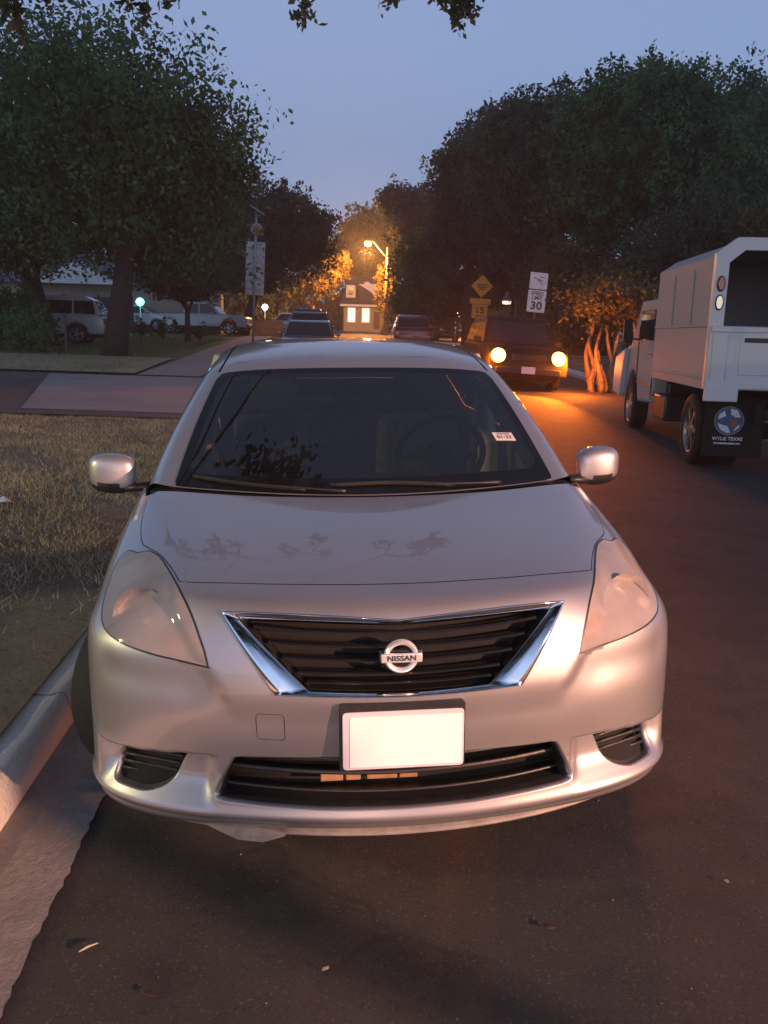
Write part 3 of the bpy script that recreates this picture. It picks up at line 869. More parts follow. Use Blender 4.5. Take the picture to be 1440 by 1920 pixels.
# wipers
for pts in ([(.62, .30), (.2, .22), (-1.0, .34), (-1.8, .62)][:0] or [(1.9, .05), (1.2, .10), (.3, .19), (-.55, .16)], [(-.35, .04), (-.9, .08), (-1.8, .13), (-2.6, .22)]):
    b = MB(); Q = []
    for u, v in catmull(pts, 5, False):
        p = TOP(np.array([u]), np.array([v]))[0]; Q.append((p[0], p[1] - .008, p[2] + .010))
    b.tube(Q, [.007] * 3 + [.0045] * (len(Q) - 3), 6)
    Q2 = [(x, y + .006, z - .006) for x, y, z in Q[5:]]
    b.tube(Q2, .005, 5)
    b.build('wiper', M['black_plastic'], CAR, smooth=True)
# side repeater line: antenna on the roof
b = MB(); b.tube([(0, 3.15, 1.42), (0, 3.32, 1.55)], [.004, .002], 6); b.build('aerial', M['black_plastic'], CAR)
# ------------------------------------------------------------------ the street: frame and terrain
ROADYAW = R(3.7)                     # the street runs 3.7 degrees left of the view
VR = Matrix.Rotation(-ROADYAW, 4, 'Z')
CAMH = 1.48; F_PX = 1600.0; PITCH = math.atan(338 / 1600); ROLL = R(1.5)
CAR.matrix_world = VR @ Matrix.Translation((.072, 2.0, 0)) @ Matrix.Rotation(R(6.0), 4, 'Z') @ Matrix.Rotation(-R(1.5), 4, 'Y')

def at(px, py, f):
    """world point at forward distance f seen at photo position (px, py)"""
    X = px - 720; Y = py - 960
    x = X * math.cos(ROLL) + Y * math.sin(ROLL); y = -X * math.sin(ROLL) + Y * math.cos(ROLL)
    u = -y / F_PX
    ff = math.cos(PITCH) + u * math.sin(PITCH); zz = -math.sin(PITCH) + u * math.cos(PITCH)
    t = f / ff
    v = VR @ Vector((x / F_PX * t, f, 0))
    return Vector((v.x, v.y, CAMH + zz * t))

def kerb_r(y): return 7.0 + .05 * (y - 14)
def rise(y):
    """the street climbs gently away from the camera"""
    a = max(0.0, y - 10)
    return 1.52 * (1 - math.exp(-(a / 46.0) ** 1.25)) if a else 0.0
def road_z(x, y):
    c = .026 * (x - .07) if x < 2.6 else .066 - .026 * (x - 2.6)
    return c + rise(y)
def land_z(x, y):
    """ground level anywhere: verge, lawn, carriageway"""
    kr = kerb_r(y)
    if x < -1.05: return road_z(-1.0, y) + .135 + .012 * min(30, (-1.05 - x)) + (.0 if y < 60 else 0)
    if x > kr: return road_z(kr, y) + .14 + .02 * min(30, x - kr)
    return road_z(x, y)
def on_land(px, f, dz=0.0):
    """point on the ground in the image column px (taken near the horizon) at distance f"""
    p = at(px, 640, f)
    return Vector((p.x, p.y, land_z(p.x, p.y) + dz))

# ---- ground materials
def ground_mat(name, cols, scales, rough=.9, bump=.5, bscale=40., bdist=.01, vec='Object'):
    m, nt, b = nodes(name); L = nt.links.new
    tc = nn(nt, 'ShaderNodeTexCoord'); prev = None
    b.inputs['Roughness'].default_value = rough
    col = nn(nt, 'ShaderNodeRGB'); col.outputs[0].default_value = (*cols[0], 1); cur = col.outputs[0]
    for c, (s, lo, hi, w) in zip(cols[1:], scales):
        nz = nn(nt, 'ShaderNodeTexNoise', i_Scale=s, i_Detail=7.0, i_Roughness=.62)
        L(tc.outputs[vec], nz.inputs['Vector'])
        mr = nn(nt, 'ShaderNodeMapRange'); mr.inputs[1].default_value = lo; mr.inputs[2].default_value = hi; mr.inputs[4].default_value = w
        L(nz.outputs['Fac'], mr.inputs[0])
        mx = nn(nt, 'ShaderNodeMixRGB'); mx.inputs[2].default_value = (*c, 1)
        L(mr.outputs[0], mx.inputs[0]); L(cur, mx.inputs[1]); cur = mx.outputs[0]
    L(cur, b.inputs['Base Color'])
    n2 = nn(nt, 'ShaderNodeTexNoise', i_Scale=bscale, i_Detail=8.0, i_Roughness=.7); L(tc.outputs[vec], n2.inputs['Vector'])
    bp = nn(nt, 'ShaderNodeBump', i_Strength=bump, i_Distance=bdist); L(n2.outputs['Fac'], bp.inputs['Height']); L(bp.outputs['Normal'], b.inputs['Normal'])
    return m
M['asphalt'] = ground_mat('asphalt', [(.032, .029, .031), (.052, .046, .045), (.018, .017, .018), (.13, .115, .10), (.010, .009, .009)],
                          [(.9, .42, .60, .9), (3.2, .48, .66, .8), (110., .58, .66, .75), (75., .58, .66, .75)], rough=.80, bump=1.0, bscale=190, bdist=.009)
def add_cracks(m, scale=.55, w=.012, dark=(.008, .008, .008, 1), stren=.8):
    nt = m.node_tree; L = nt.links.new; b = nt.nodes['Principled BSDF']
    src = b.inputs['Base Color'].links[0].from_socket
    tc = nn(nt, 'ShaderNodeTexCoord'); nz = nn(nt, 'ShaderNodeTexNoise', i_Scale=2.2, i_Detail=6.0); L(tc.outputs['Object'], nz.inputs['Vector'])
    ad = nn(nt, 'ShaderNodeMixRGB', blend_type='ADD'); ad.inputs[0].default_value = .45; L(tc.outputs['Object'], ad.inputs[1]); L(nz.outputs['Color'], ad.inputs[2])
    vo = nn(nt, 'ShaderNodeTexVoronoi', feature='DISTANCE_TO_EDGE', i_Scale=scale); L(ad.outputs[0], vo.inputs['Vector'])
    mr = nn(nt, 'ShaderNodeMapRange'); mr.inputs[1].default_value = w * .3; mr.inputs[2].default_value = w; mr.inputs[3].default_value = stren; mr.inputs[4].default_value = 0; L(vo.outputs['Distance'], mr.inputs[0])
    mk = nn(nt, 'ShaderNodeTexNoise', i_Scale=.8, i_Detail=2.0); L(tc.outputs['Object'], mk.inputs['Vector'])
    mm = nn(nt, 'ShaderNodeMapRange'); mm.inputs[1].default_value = .50; mm.inputs[2].default_value = .58; L(mk.outputs['Fac'], mm.inputs[0])
    mu = nn(nt, 'ShaderNodeMath', operation='MULTIPLY'); L(mr.outputs[0], mu.inputs[0]); L(mm.outputs[0], mu.inputs[1])
    mx = nn(nt, 'ShaderNodeMixRGB'); mx.inputs[2].default_value = dark; L(mu.outputs[0], mx.inputs[0]); L(src, mx.inputs[1]); L(mx.outputs[0], b.inputs['Base Color'])
add_cracks(M['asphalt'], .35, .006, stren=.35)
M['kerbstone'] = ground_mat('kerb_stone', [(.72, .71, .69), (.50, .49, .47), (.78, .76, .74), (.26, .25, .24)],
                           [(1.8, .42, .68, .7), (14., .5, .7, .5), (50., .64, .72, .7)], rough=.9, bump=1.0, bscale=38, bdist=.018)
add_cracks(M['kerbstone'], 1.1, .010, (.10, .09, .085, 1))
M['concrete'] = ground_mat('kerb_concrete', [(.30, .28, .26), (.20, .185, .17), (.38, .36, .33), (.12, .11, .10)],
                           [(2.5, .42, .68, .8), (9., .5, .66, .7), (60., .60, .70, .7)], rough=.9, bump=1.0, bscale=45, bdist=.012)
add_cracks(M['concrete'], .9, .010, (.07, .065, .06, 1))
M['slab'] = ground_mat('pavement_concrete', [(.25, .24, .235), (.17, .165, .16), (.32, .31, .30)], [(.8, .45, .65, .8), (12., .5, .7, .5)], bump=.4, bscale=50)
M['verge'] = ground_mat('verge_soil', [(.22, .175, .12), (.070, .060, .052), (.30, .24, .16), (.035, .031, .029)],
                        [(.55, .47, .60, .95), (6., .5, .7, .7), (28., .55, .7, .7)], bump=1.0, bscale=22, bdist=.04)
M['lawn'] = ground_mat('lawn', [(.085, .11, .042), (.15, .145, .065), (.045, .065, .025)], [(.25, .45, .6, .7), (3., .5, .7, .7)], bump=1.0, bscale=16, bdist=.05)
M['bank'] = ground_mat('dry_grass_bank', [(.36, .30, .18), (.22, .19, .11), (.45, .38, .24)], [(.6, .45, .6, .7), (5., .5, .7, .6)], bump=1.0, bscale=22, bdist=.04)
M['gravel_drive'] = ground_mat('worn_driveway', [(.085, .075, .07), (.05, .045, .043), (.13, .12, .11)], [(.7, .45, .65, .8), (9., .5, .7, .6)], bump=.8, bscale=30, bdist=.02)

def sheet(name, fn, us, vs, m, label=None, kind='structure', cat=None):
    V = [tuple(fn(u, v)) for v in vs for u in us]; n = len(us)
    Fs = [(j * n + i, j * n + i + 1, (j + 1) * n + i + 1, (j + 1) * n + i) for j in range(len(vs) - 1) for i in range(n - 1)]
    me = bpy.data.meshes.new(name); me.from_pydata(V, [], Fs); me.materials.append(m)
    me.polygons.foreach_set('use_smooth', [True] * len(Fs))
    o = link(name, me); tag(o, label, cat, None, kind); return o
YS = list(np.arange(-30, 0, 3.)) + list(np.arange(0, 16, .5)) + list(np.arange(16, 100, 2.)) + [100, 130, 180, 260, 400, 700]
# land under everything
XL = [-400, -150, -80, -50, -35, -25, -18, -13, -9, -6, -4, -2.5, -1.6, -1.06]
def land(u, v):
    if u <= 13: x = XL[u]; return (x, v, land_z(min(x, -1.06), v) - (.03 if x > -14 and v < 14 else 0) + (0 if x > -8 else .03 * math.sin(x * 1.7) * math.cos(v * 1.3) if -60 < x < -1.5 else 0))
    kr = kerb_r(v)
    if u == 14: return (-1.055, v, road_z(-1, v) - .25)
    if u == 15: return (kr + .05, v, road_z(kr, v) - .25)
    x = kr + [.06, 1., 3, 6, 12, 25, 60, 150, 400][u - 16]
    return (x, v, land_z(x, v))
sheet('ground', land, range(25), YS, M['lawn'])
# strip of bare dry verge on the left, and on the right
sheet('verge', lambda u, v: (-1.10 - u, v, land_z(-1.10 - u, v) + .012 + .018 * math.sin(v * 2.1 + u * 3) * math.sin(u * 2.7 + v) * min(1, u)), [0, .15, .35, .6, .9, 1.3, 1.8, 2.4, 3.0, 3.8, 4.8, 6, 8, 11], list(np.arange(-12, 13.2, .3)), M['verge'])
sheet('verge', lambda u, v: (kerb_r(v) + .12 + u, v, land_z(kerb_r(v) + .12 + u, v) + .012), [0, .3, .7, 1.2, 2, 3, 5, 8], [y for y in YS if y < 60], M['verge'])
# carriageway
sheet('road', lambda u, v: (-.82 + u * (kerb_r(v) - .30 + .82), v, road_z(-.82 + u * (kerb_r(v) + .52), v) + .003), [0, .1, .2, .3, .4, .45, .5, .6, .7, .8, .9, 1.0], [y for y in YS if y <= 78], M['asphalt'])
sheet('cross_road', lambda u, v: (u, 78 + v, rise(78 + v) + .16), [-90, -40, -10, 0, 10, 40, 90], [0, 2, 4, 6, 8], M['asphalt'])
# gutter pan with a ragged asphalt edge
rg = random.Random(4)
def pan(u, v): return (-.985 + u, v, road_z(-.985 + u, v) + .0075 - (.012 if u < .05 else 0))
NY = list(np.arange(-6, 12, .03)) + list(np.arange(12, 60, .6))
edge = [.272 + .006 * math.sin(v * 7.3) * math.sin(v * 3.1) + rg.uniform(-.006, .006) for v in NY]
V = []; Fs = []
for v, e in zip(NY, edge):
    for u in (0, .09, .18, e): V.append(pan(u, v))
for j in range(len(NY) - 1):
    for i in range(3): a = j * 4 + i; Fs.append((a, a + 1, a + 5, a + 4))
me = bpy.data.meshes.new('gutter'); me.from_pydata(V, [], Fs); me.materials.append(M['concrete']); tag(link('gutter', me), kind='structure')
sheet('gutter', lambda u, v: (kerb_r(v) - .32 + u, v, road_z(kerb_r(v), v) + .010), [0, .16, .335], [y for y in YS if y < 76], M['concrete'])
# kerbs: rounded nose, cast in 3 m lengths
def kerb(name, xf, zf, sgn, y0, y1, seg, lab):
    b = MB()
    prof = [(0, -.2), (.0, .02), (.018, .110), (.024, .124), (.036, .131), (.155, .134), (.162, .127), (.162, -.2)]
    n = len(prof); ys = sorted(list(np.arange(y0, y1 + 1e-6, seg)) + [c + d for c in np.arange(y0 + .43, min(y1, 30), 3.05) for d in (-.006, -.004, .004, .006)]); V = []
    jn = {round(c + d, 5) for c in np.arange(y0 + .43, min(y1, 30), 3.05) for d in (-.004, .004)}
    for y in ys:
        j = rg.uniform(-.003, .003); x0 = xf(y); z0 = zf(y)
        jj = .012 if round(y, 5) in jn else 0
        for a, h in prof: V.append((x0 + sgn * (a + (jj if a < .1 else -jj)), y, z0 + h + (j - jj if h > 0 else 0)))
    Fs = [(k * n + i, k * n + i + 1, (k + 1) * n + i + 1, (k + 1) * n + i) for k in range(len(ys) - 1) for i in range(n - 1)]
    b.add(V, Fs)
    o = b.build(name, M['kerbstone'], None, smooth=True, angle=50); tag(o, kind='structure'); return o
kerb('kerb', lambda y: -.985 - (.0), lambda y: road_z(-.985, y), -1, -6, 12.4, .2, '')
kerb('kerb', lambda y: -.985, lambda y: road_z(-.985, y), -1, 20.0, 74, 2, '')
kerb('kerb', lambda y: kerb_r(y), lambda y: road_z(kerb_r(y), y), 1, -6, 74, 2, '')
# driveway and pavement on the left
def strip4(name, pts, m, dz):
    """flat quad patch draped on the land, subdivided"""
    a, b_, c, d = [np.array(p, float) for p in pts]; V = []; n = 12
    for j in range(n + 1):
        for i in range(n + 1):
            s, t = i / n, j / n
            p = (a * (1 - s) + b_ * s) * (1 - t) + (d * (1 - s) + c * s) * t
            z = land_z(min(p[0], -1.06), p[1])
            if p[0] > -1.7: z = z * (1 - (p[0] + 1.7) / .72) + (road_z(-.985, p[1]) + .012) * ((p[0] + 1.7) / .72)
            V.append((p[0], p[1], z + dz))
    F_ = [(j * (n + 1) + i, j * (n + 1) + i + 1, (j + 1) * (n + 1) + i + 1, (j + 1) * (n + 1) + i) for j in range(n) for i in range(n)]
    me = bpy.data.meshes.new(name); me.from_pydata(V, [], F_); me.materials.append(m)
    me.polygons.foreach_set('use_smooth', [True] * len(F_)); o = link(name, me); tag(o, kind='structure'); return o
strip4('driveway', [(-16, 12.6), (-.98, 12.4), (-.98, 19.9), (-16, 19.0)], M['gravel_drive'], .030)
strip4('apron', [(-4.6, 13.0), (-1.0, 13.0), (-1.0, 19.6), (-6.2, 19.4)], M['slab'], .036)
strip4('sidewalk', [(-4.4, 19.9), (-3.0, 19.9), (-3.6, 60), (-5.0, 60)], M['slab'], .034)
strip4('verge_bank', [(-30, 20.0), (-4.5, 20.0), (-4.7, 26.0), (-30, 24.5)], M['bank'], .05)

# ---- dry grass on the verge (uncountable)
def blades(name, n, place, h, w, mats, seed, lab, lean=.5, droop=.0):
    r = np.random.default_rng(seed); P = place(r, n); n = len(P)
    a = r.uniform(0, 2 * PI, n); hh = h * r.uniform(.4, 1.25, n); ww = w * r.uniform(.6, 1.3, n)
    dx = np.cos(a) * ww; dy = np.sin(a) * ww; b = r.uniform(0, 2 * PI, n); l = r.uniform(0, lean, n) * hh * 1.6
    T = P + np.stack([np.cos(b) * l, np.sin(b) * l, hh], 1)
    A = P + np.stack([dx, dy, 0 * dx], 1); B = P - np.stack([dx, dy, 0 * dx], 1)
    V = np.stack([A, B, T], 1).reshape(-1, 3)
    me = bpy.data.meshes.new(name); me.vertices.add(len(V)); me.vertices.foreach_set('co', V.ravel())
    me.loops.add(3 * n); me.loops.foreach_set('vertex_index', np.arange(3 * n)); me.polygons.add(n); me.polygons.foreach_set('loop_start', np.arange(0, 3 * n, 3))
    for m in mats: me.materials.append(m)
    me.polygons.foreach_set('material_index', r.integers(0, len(mats), n)); me.update(); me.validate()
    o = link(name, me); tag(o, lab, 'grass', None, 'stuff'); return o
straw = mat('straw', (.55, .42, .25), rough=.9, noise=.3, scale=3); drygreen = mat('dry_green', (.17, .18, .08), rough=.9, noise=.3, scale=3)
green = mat('grass_green', (.10, .14, .05), rough=.9, noise=.3, scale=2)
def pl1(r, n):
    x = -1.2 - r.random(n) ** 1.2 * 5.5; y = r.uniform(1.2, 12.3, n)
    dens = np.sin(x * 1.9 + 1) * np.sin(y * 1.3) + .5 * np.sin(x * 5 + y * 3) + np.clip((y - 4.5 + .5 * np.sin(x * 2.3) + .3 * np.sin(x * 6.1)) * 1.3, -1.7, 1.1)
    k = dens + r.normal(0, .5, n) > .35; x, y = x[k], y[k]
    return np.stack([x, y, [land_z(a, b) for a, b in zip(x, y)]], 1)
blades('dry_grass', 150000, pl1, .055, .0045, [straw, straw, straw, drygreen], 3, 'short dry straw-coloured grass on the verge beside the parked sedan', 1.2)
def pl2(r, n):
    x = r.uniform(-26, -4.2, n); y = r.uniform(20, 44, n)
    k = ~((x > -5.2) & (x < -2.8)); x, y = x[k], y[k]
    return np.stack([x, y, [land_z(a, b) for a, b in zip(x, y)]], 1)
blades('lawn_grass', 60000, pl2, .10, .012, [green, drygreen, green], 5, 'green and dry grass of the front yards under the trees', .8)
# ------------------------------------------------------------------ trees
def leafmat(name, col, rough=.75, var=.45, trans=.25):
    m, nt, b = nodes(name); L = nt.links.new
    b.inputs['Roughness'].default_value = rough; b.inputs['Specular IOR Level'].default_value = .25
    tc = nn(nt, 'ShaderNodeTexCoord'); nz = nn(nt, 'ShaderNodeTexNoise', i_Scale=.9, i_Detail=3.0); L(tc.outputs['Object'], nz.inputs['Vector'])
    rp = nn(nt, 'ShaderNodeValToRGB'); rp.color_ramp.elements[0].position = .35; rp.color_ramp.elements[1].position = .68
    rp.color_ramp.elements[0].color = (*[c * (1 - var) for c in col], 1); rp.color_ramp.elements[1].color = (*[min(1, c * (1 + var)) for c in col], 1)
    L(nz.outputs['Fac'], rp.inputs['Fac']); L(rp.outputs['Color'], b.inputs['Base Color'])
    tl = nn(nt, 'ShaderNodeBsdfTranslucent'); L(rp.outputs['Color'], tl.inputs[0])
    mx = nn(nt, 'ShaderNodeMixShader'); mx.inputs[0].default_value = trans
    L(b.outputs[0], mx.inputs[1]); L(tl.outputs[0], mx.inputs[2]); L(mx.outputs[0], nt.nodes['Material Output'].inputs['Surface'])
    return m
LF = {'dark': leafmat('leaf_dark', (.060, .085, .055), trans=.4), 'mid': leafmat('leaf_mid', (.065, .140, .058), trans=.4, var=.6), 'olive': leafmat('leaf_olive', (.11, .11, .05), trans=.4),
      'bright': leafmat('leaf_bright', (.10, .13, .04)), 'autumn': leafmat('leaf_autumn', (.17, .13, .045))}
BARK = mat('bark', (.035, .028, .022), rough=.95, noise=.5, scale=12, bump=1.0, bscale=25)
BARKL = mat('pale_bark', (.17, .125, .085), rough=.9, noise=.4, scale=14, bump=.8, bscale=25)

def leaves_mesh(name, C, S, mat_, rng, flatb=.0):
    """C: leaf centres, S: sizes"""
    n = len(C)
    a = rng.normal(size=(n, 3)); a /= np.linalg.norm(a, axis=1)[:, None]
    b = rng.normal(size=(n, 3)); b = np.cross(a, b); b /= np.linalg.norm(b, axis=1)[:, None]
    s = S[:, None]
    V = np.stack([C - a * s * .60, C + b * s * .33 - a * s * .05, C + a * s * .60, C - b * s * .33 + a * s * .02], 1).reshape(-1, 3)
    me = bpy.data.meshes.new(name); me.vertices.add(4 * n); me.vertices.foreach_set('co', V.ravel())
    me.loops.add(4 * n); me.loops.foreach_set('vertex_index', np.arange(4 * n)); me.polygons.add(n); me.polygons.foreach_set('loop_start', np.arange(0, 4 * n, 4))
    me.materials.append(mat_); me.update(); return me

def tree(name, base, blobs, n, leaf, m, trunk_r, label, cat='tree', group='trees along the street', seed=1, sprig=1.0, bark=None, stems=1, cull=.0, trunk_top=None, core=.5):
    """blobs: (centre Vector, rx, ry, rz) in world space; base: world point of the trunk foot"""
    rng = np.random.default_rng(seed); rd = random.Random(seed)
    base = Vector(base)
    root = empty(name, base, 0, label, cat, group)
    vol = np.array([b[1] * b[2] * b[3] for b in blobs]) ** (2 / 3); vol /= vol.sum()
    Cs = []; Ss = []
    per = 22
    for (c, rx, ry, rz), w in zip(blobs, vol):
        k = max(4, int(n * w / per))
        d = rng.normal(size=(k, 3)); d /= np.linalg.norm(d, axis=1)[:, None]
        rad = np.where(rng.random(k) < .72, rng.uniform(.78, 1.0, k), rng.uniform(.25, .8, k))
        lump = 1 + .24 * np.sin(d[:, 0] * 5 + seed) * np.sin(d[:, 2] * 6 + seed * 2) + .13 * np.sin(d[:, 1] * 11 + d[:, 0] * 7)
        p0 = np.array(c) + d * np.array([rx, ry, rz]) * (rad * lump)[:, None] * .93
        out = d + np.array([0, 0, .75]) + rng.normal(size=(k, 3)) * .45; out /= np.linalg.norm(out, axis=1)[:, None]
        ln = sprig * rng.uniform(.25, 1.0, k) * min(1.3, .30 * (rx + rz) / 2 + .25)
        t = rng.random((k, per)) ** .8
        thick = (.30 * (1 - t) + .09) * sprig * min(1.2, .45 * (rx + rz) / 2 + .3)
        P = p0[:, None, :] + out[:, None, :] * (ln[:, None] * t * 1.25)[..., None] + rng.normal(size=(k, per, 3)) * thick[..., None] * .75
        Cs.append(P.reshape(-1, 3)); Ss.append(leaf * rng.uniform(.6, 1.35, k * per))
        # inner fill
        q = int(k * per * core * .5)
        d = rng.normal(size=(q, 3)); d /= np.linalg.norm(d, axis=1)[:, None]
        Cs.append(np.array(c) + d * np.array([rx, ry, rz]) * (rng.random(q) ** .4 * .8)[:, None]); Ss.append(leaf * 1.9 * rng.uniform(.7, 1.3, q))
    C = np.concatenate(Cs); S = np.concatenate(Ss)
    keep = C[:, 2] > base.z + cull; C = C[keep]; S = S[keep]
    crown = link('crown', leaves_mesh('crown', C - np.array(base), S, m, rng), root)
    b = MB()
    tops = [Vector(bb[0]) for bb in blobs]
    top = trunk_top or (sum(tops, Vector()) / len(tops))
    fork = base.lerp(top, .5) if stems == 1 else base + Vector((0, 0, .3))
    for s in range(stems):
        off = Vector((rd.uniform(-.3, .3), rd.uniform(-.3, .3), 0)) * (0 if stems == 1 else 1)
        pts = [Vector((0, 0, -.1)) + off * .5, (fork - base) * .35 + off, (fork - base) + off * 1.5]
        b.tube(pts, [trunk_r * 1.25, trunk_r, trunk_r * .8], 10)
    for k, tb in enumerate(tops):
        q = tb - base; f0 = (fork - base) * rd.uniform(.8, 1.0)
        mid = f0.lerp(q, .55) + Vector((rd.uniform(-.4, .4), rd.uniform(-.4, .4), rd.uniform(0, .5)))
        b.tube([f0, mid, q + Vector((0, 0, blobs[k][3] * .4))], [trunk_r * .6, trunk_r * .38, trunk_r * .12], 7)
        for _ in range(3):
            e = q + Vector((rd.uniform(-1, 1) * blobs[k][1] * .8, rd.uniform(-1, 1) * blobs[k][2] * .8, rd.uniform(-.3, .9) * blobs[k][3]))
            b.tube([mid, mid.lerp(e, .5) + Vector((0, 0, .2)), e], [trunk_r * .25, trunk_r * .15, .015], 5)
    b.build('trunk', bark or BARK, root, smooth=True)
    return root
def blob(px, py, hw, hh, f, depth=None):
    c = at(px, py, f); k = f / F_PX * 1.02
    return (c, hw * k, (depth if depth else (hw + hh) / 2 * k), hh * k)

# left: big tree over the pale utility vehicle
tree('broadleaf_tree', on_land(212, 26), [blob(120, 190, 120, 110, 26), blob(230, 230, 120, 105, 25), blob(60, 290, 130, 130, 28), blob(330, 290, 95, 105, 26), blob(190, 380, 175, 110, 27), blob(390, 320, 60, 75, 26), blob(325, 425, 100, 95, 28), blob(430, 310, 30, 38, 26)],
     46000, .145, LF['mid'], .34, 'large dark green tree with a thick black trunk in the left front yard', seed=3, sprig=1.95, cull=2.3, core=.25, group='trees on the left side of the street')
tree('broadleaf_tree', on_land(88, 30), [blob(10, 330, 120, 120, 31), blob(20, 440, 110, 80, 29), blob(100, 440, 90, 50, 32), blob(-60, 250, 100, 140, 30)],
     20000, .13, LF['olive'], .38, 'olive-brown leaved tree with a thick trunk at the far left edge', seed=5, cull=1.6, group='trees on the left side of the street')
tree('small_tree', on_land(352, 38), [blob(350, 530, 62, 45, 38), blob(300, 505, 60, 36, 38), blob(400, 510, 40, 34, 39)], 9000, .13, LF['dark'], .13,
     'small low-branching dark tree on the lawn in front of the grey pickup', seed=6, group='trees on the left side of the street', cull=1.75)
tree('broadleaf_tree', on_land(455, 52), [blob(430, 440, 75, 80, 52), blob(500, 440, 70, 80, 52), blob(560, 450, 62, 70, 53), blob(590, 440, 30, 45, 52), blob(520, 390, 32, 32, 52), blob(470, 530, 60, 50, 52)],
     26000, .19, LF['dark'], .3, 'dark bushy tree behind the solar-powered sign on the left', seed=8, group='trees on the left side of the street', cull=2.5)
tree('broadleaf_tree', on_land(577, 76), [blob(548, 545, 28, 26, 76), blob(590, 535, 36, 26, 76), blob(622, 512, 28, 22, 76), blob(640, 492, 18, 14, 76)],
     7000, .2, LF['autumn'], .16, 'forked tree lit orange by the street lamp, left of the two-storey house', seed=9, bark=BARKL, group='trees near the street lamp', cull=2.4)
tree('broadleaf_tree', on_land(690, 104), [blob(690, 440, 55, 45, 104), blob(650, 480, 45, 50, 104), blob(730, 470, 55, 60, 104), blob(670, 500, 60, 40, 104)],
     16000, .35, LF['olive'], .4, 'tall tree directly behind the lit street lamp', seed=10, group='trees near the street lamp', cull=3.5)
tree('small_tree', on_land(715, 76), [blob(722, 520, 14, 20, 76), blob(727, 550, 18, 22, 76), blob(724, 575, 16, 14, 76)],
     4500, .17, LF['autumn'], .12, 'small slender tree lit orange, right of the two-storey house', seed=11, group='trees near the street lamp', cull=1.4)
tree('round_tree', on_land(800, 52), [blob(800, 545, 62, 70, 52), blob(790, 490, 40, 45, 52), blob(840, 560, 40, 55, 53), blob(760, 570, 25, 35, 51)],
     14000, .17, LF['mid'], .2, 'dense rounded green tree between the street lamp and the yellow diamond sign', seed=12, group='trees near the street lamp', cull=.3)
GRT = 'tall dark trees on the right side of the street'
tree('tall_tree', on_land(770, 66), [blob(760, 395, 42, 42, 66), blob(800, 440, 50, 60, 66), blob(730, 385, 20, 18, 66)], 12000, .24, LF['dark'], .35,
     'dark tree at the far left end of the right-hand row, behind the rounded tree', seed=13, group=GRT, cull=3)
tree('tall_tree', on_land(880, 50), [blob(860, 340, 48, 70, 50), blob(910, 300, 55, 62, 50), blob(880, 430, 75, 80, 50)], 20000, .2, LF['dark'], .4,
     'tall dark tree behind the yellow diamond sign', seed=14, group=GRT, cull=2)
tree('tall_tree', on_land(985, 42), [blob(960, 270, 62, 70, 42), blob(1035, 260, 62, 75, 42), blob(990, 380, 95, 110, 42)], 26000, .18, LF['dark'], .4,
     'tall dark tree rising behind the white speed limit sign', seed=15, group=GRT, cull=2)
tree('tall_tree', on_land(1130, 37), [blob(1110, 250, 70, 80, 37), blob(1180, 220, 65, 75, 37), blob(1140, 360, 110, 120, 37)], 28000, .165, LF['mid'], .42,
     'tall tree behind the multi-stemmed trunks on the right verge', seed=16, group=GRT, cull=2)
tree('tall_tree', on_land(1275, 34), [blob(1260, 215, 75, 75, 34), blob(1225, 270, 60, 70, 34), blob(1310, 320, 110, 120, 34)], 28000, .155, LF['mid'], .45,
     'tallest tree of the right-hand row, above the cab of the white truck', seed=17, group=GRT, cull=2)
tree('tall_tree', on_land(1420, 38), [blob(1370, 250, 60, 85, 38), blob(1440, 250, 70, 85, 38), blob(1420, 390, 110, 110, 38)], 24000, .17, LF['mid'], .4,
     'tall tree at the right edge above the truck box', seed=18, group=GRT, cull=2)
tree('shrub', on_land(960, 52), [blob(930, 530, 60, 60, 52), blob(1000, 520, 65, 70, 51), blob(960, 450, 70, 60, 52)], 14000, .17, LF['olive'], .12,
     'broad dark shrub behind the two road signs', 'shrub', 'shrubs on the right verge', seed=19, cull=0, core=.9)
tree('shrub', on_land(1090, 38), [blob(1060, 530, 70, 75, 38), blob(1130, 560, 75, 80, 38), blob(1080, 620, 60, 60, 37)], 16000, .14, LF['olive'], .12,
     'broad shrub lit orange behind the dark vehicle with amber lamps', 'shrub', 'shrubs on the right verge', seed=20, cull=0, core=.9)
tree('shrub', on_land(1250, 30), [blob(1210, 540, 75, 90, 30), blob(1300, 480, 90, 90, 30), blob(1230, 620, 70, 50, 29)], 16000, .13, LF['dark'], .12,
     'dark shrub behind the white truck', 'shrub', 'shrubs on the right verge', seed=21, cull=0, core=.9)
tree('shrub', on_land(1425, 27), [blob(1420, 440, 45, 38, 27), blob(1460, 470, 50, 60, 27)], 6000, .12, LF['olive'], .1,
     'pale olive bush top showing above the truck box', 'shrub', 'shrubs on the right verge', seed=22, cull=0)
tree('shrub', on_land(25, 27), [blob(20, 600, 55, 45, 27), blob(60, 620, 40, 30, 26)], 9000, .10, LF['mid'], .06,
     'leafy flowering shrub at the left edge in front of the pale vehicle', 'shrub', 'low shrubs on the left', seed=23, cull=0, core=.9)
# saplings on the lawn
for px, f, lab in ((265, 36, 'thin sapling on the lawn in front of the small white car'), (305, 36, 'leafy sapling on the lawn between the white car and the small tree'), (375, 35, 'thin bare sapling on the lawn beside the small tree')):
    p = on_land(px, f)
    tree('sapling', p, [(p + Vector((0, 0, .50)), .22, .22, .26)], 300, .09, LF['mid'], .02, lab, 'sapling', 'saplings on the left lawn', seed=px, cull=.1)
